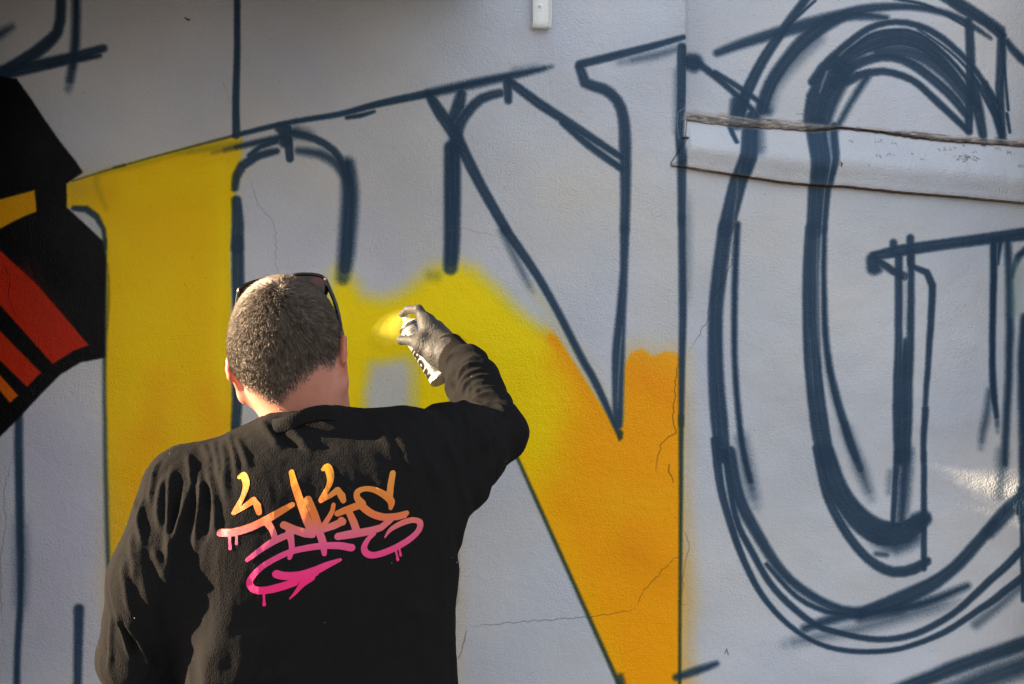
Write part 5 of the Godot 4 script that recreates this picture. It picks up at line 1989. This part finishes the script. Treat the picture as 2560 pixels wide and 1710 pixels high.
func sleeve_print() -> ImageTexture:
	# x runs once round the can from the hidden seam (the near side is the middle), y from foot to shoulder
	var w := 768
	var h := 768
	var im := Image.create(w, h, false, Image.FORMAT_RGB8)
	im.fill(Color(0.55, 0.54, 0.52))
	var ink := Color(0.03, 0.03, 0.033)
	var blue := Color(0.34, 0.50, 0.72)
	var r := RandomNumberGenerator.new()
	r.seed = 21
	# v in the picture: 0 = foot, 1 = shoulder; letters read along the can from the shoulder down
	var rect := func(x: float, y: float, ww: float, hh: float, c: Color) -> void:
		im.fill_rect(Rect2i(int(x * w), int(y * h), maxi(int(ww * w), 1), maxi(int(hh * h), 1)), c)
	var x0 := 0.255
	var x1 := 0.395
	# big letters N and O (and the strokes before them) reaching over the left flank
	for y in h:
		for x in range(int(x0 * w), int(x1 * w)):
			var u := (float(x) / w - x0) / (x1 - x0)
			var t := float(y) / h
			var on := false
			if t > 0.07 and t < 0.22:          # N
				var k := (t - 0.07) / 0.15
				on = k < 0.34 or k > 0.66 or absf(u - (0.1 + 0.8 * (k - 0.2) / 0.6)) < 0.3
			elif t > 0.24 and t < 0.41:        # O
				var e := Vector2((u - 0.5) / 0.5, (t - 0.325) / 0.085).length()
				on = e < 1.05 and e > 0.30 or absf(u - 0.5) > 0.45 and e < 1.1
			elif t > 0.43 and t < 0.56:        # H
				var k := (t - 0.43) / 0.13
				on = k < 0.38 or k > 0.62 or absf(u - 0.5) < 0.2
			elif t > 0.58 and t < 0.70:
				var k := (t - 0.58) / 0.12
				on = k < 0.32 or u < 0.2 or u > 0.8
			if on: im.set_pixel(x, y, ink)
	# a line of dripping letters
	for row in 2:
		for k in 34:
			var t := 0.08 + 0.84 * k / 34.0 + r.randf_range(-0.004, 0.004)
			var c := 0.47 + 0.03 * row + r.randf_range(-0.008, 0.008)
			rect.call(c - 0.018, t, r.randf_range(0.03, 0.055), r.randf_range(0.008, 0.016), ink)
			if r.randf() < 0.7: rect.call(c - r.randf_range(0.02, 0.055), t, 0.04, 0.006, ink)
	# small print on a bluish panel
	rect.call(0.545, 0.06, 0.15, 0.88, blue)
	for k in 90:
		rect.call(0.555 + 0.016 * (k % 8), 0.08 + 0.84 * r.randf(), 0.008, r.randf_range(0.01, 0.05), ink if r.randf() < 0.6 else Color(0.8, 0.84, 0.88))
	# the triangle near the shoulder
	for y in 60:
		for x in range(-y / 3, y / 3):
			im.set_pixel(int(0.365 * w) + x + 6, int(0.885 * h) + 30 - y, ink) if y < 58 else null
	rect.call(0.25, 0.0, 0.5, 0.05, Color(0.80, 0.79, 0.76))
	rect.call(0.27, 0.02, 0.03, 0.01, Color(0.3, 0.3, 0.3))
	rect.call(0.32, 0.025, 0.06, 0.01, Color(0.3, 0.3, 0.3))
	return ImageTexture.create_from_image(im)

func build_sunglasses() -> void:
	var o := thing("sunglasses", "dark framed sunglasses with red brown lenses pushed up on the man's head", "sunglasses", head_at(0, 0.09, -0.06))
	var frame := mat(Color(0.05, 0.04, 0.045), 0.22)
	var lens := mat(Color(0.20, 0.03, 0.012, 0.86), 0.05)
	lens.metallic_specular = 0.25
	lens.transparency = BaseMaterial3D.TRANSPARENCY_ALPHA
	# a local frame: the lens plane leans back over the crown
	var c := pt(714, 720, 1.505)
	var X := HEAD.basis.x.rotated(HEAD.basis.y, deg_to_rad(4))
	var N := (HEAD.basis.z * -0.80 + HEAD.basis.y * 0.60).normalized()
	N = N.slide(X).normalized()
	var Y := N.cross(X)
	if Y.y < 0: Y = -Y
	for s in [1.0, -1.0]:
		var outline := PackedVector3Array()
		var hole := PackedVector3Array()
		for q in [[0.010, 0.012], [0.020, 0.0215], [0.045, 0.0225], [0.062, 0.020], [0.0675, 0.012], [0.065, -0.006], [0.056, -0.018], [0.038, -0.022], [0.020, -0.017], [0.012, -0.004]]:
			var u: float = q[0]
			var bow := -9.0 * u * u * 0.42
			outline.append(c + X * u * s + Y * q[1] + N * bow)
		var loop := spline(outline, 4)
		loop.append_array(spline(PackedVector3Array([outline[outline.size() - 1], outline[0]]), 4).slice(1, -1))
		var rings := []
		for i in loop.size() + 1:
			var p := loop[i % loop.size()]
			var t := (loop[(i + 1) % loop.size()] - loop[(i - 1 + loop.size()) % loop.size()]).normalized()
			var side := N.cross(t).normalized()
			var ring := PackedVector3Array()
			for k in 8:
				var a := TAU * k / 8
				ring.append(p + side * cos(a) * 0.0030 + N * sin(a) * 0.0026)
			rings.append(ring)
		put("lens_rim", loft(rings, true, false), frame, o)
		var mid := Vector3.ZERO
		for p in loop: mid += p
		mid /= loop.size()
		var lv := PackedVector3Array([mid])
		var li := PackedInt32Array()
		for i in loop.size():
			lv.append(loop[i])
			li.append_array([0, 1 + i, 1 + (i + 1) % loop.size()])
		put("lens", mesh_of(lv, li), lens, o)
		# temple from the hinge back to above the ear
		var hinge: Vector3 = c + X * 0.0675 * s + Y * 0.015 + N * -0.017
		put("hinge", rounded_box(Vector3(0.004, 0.006, 0.006), 0.001), mat(Color(0.6, 0.58, 0.55), 0.3, 1.0), o, hinge)
		var ear: Vector3 = head_at(0.0815 * s, 0.012, -0.012)
		var end: Vector3 = head_at(0.079 * s, -0.012, 0.018)
		put("temple", tube(spline(PackedVector3Array([hinge, hinge.lerp(ear, 0.5) + X * 0.004 * s, ear, end]), 6), 0.0017, 8, 1.9, HEAD.basis.x), frame, o)
	put("bridge", tube(spline(PackedVector3Array([c + X * -0.011 + Y * 0.012, c + Y * 0.014 + N * 0.001, c + X * 0.011 + Y * 0.012]), 5), 0.0024, 8), frame, o)

func _ready() -> void:
	var t := Time.get_ticks_msec()
	setup()
	build_wall()
	build_shade_blocks()
	build_strip()
	print("wall ", Time.get_ticks_msec() - t)
	build_person()
	build_can()
	build_sunglasses()
	print("all ", Time.get_ticks_msec() - t)
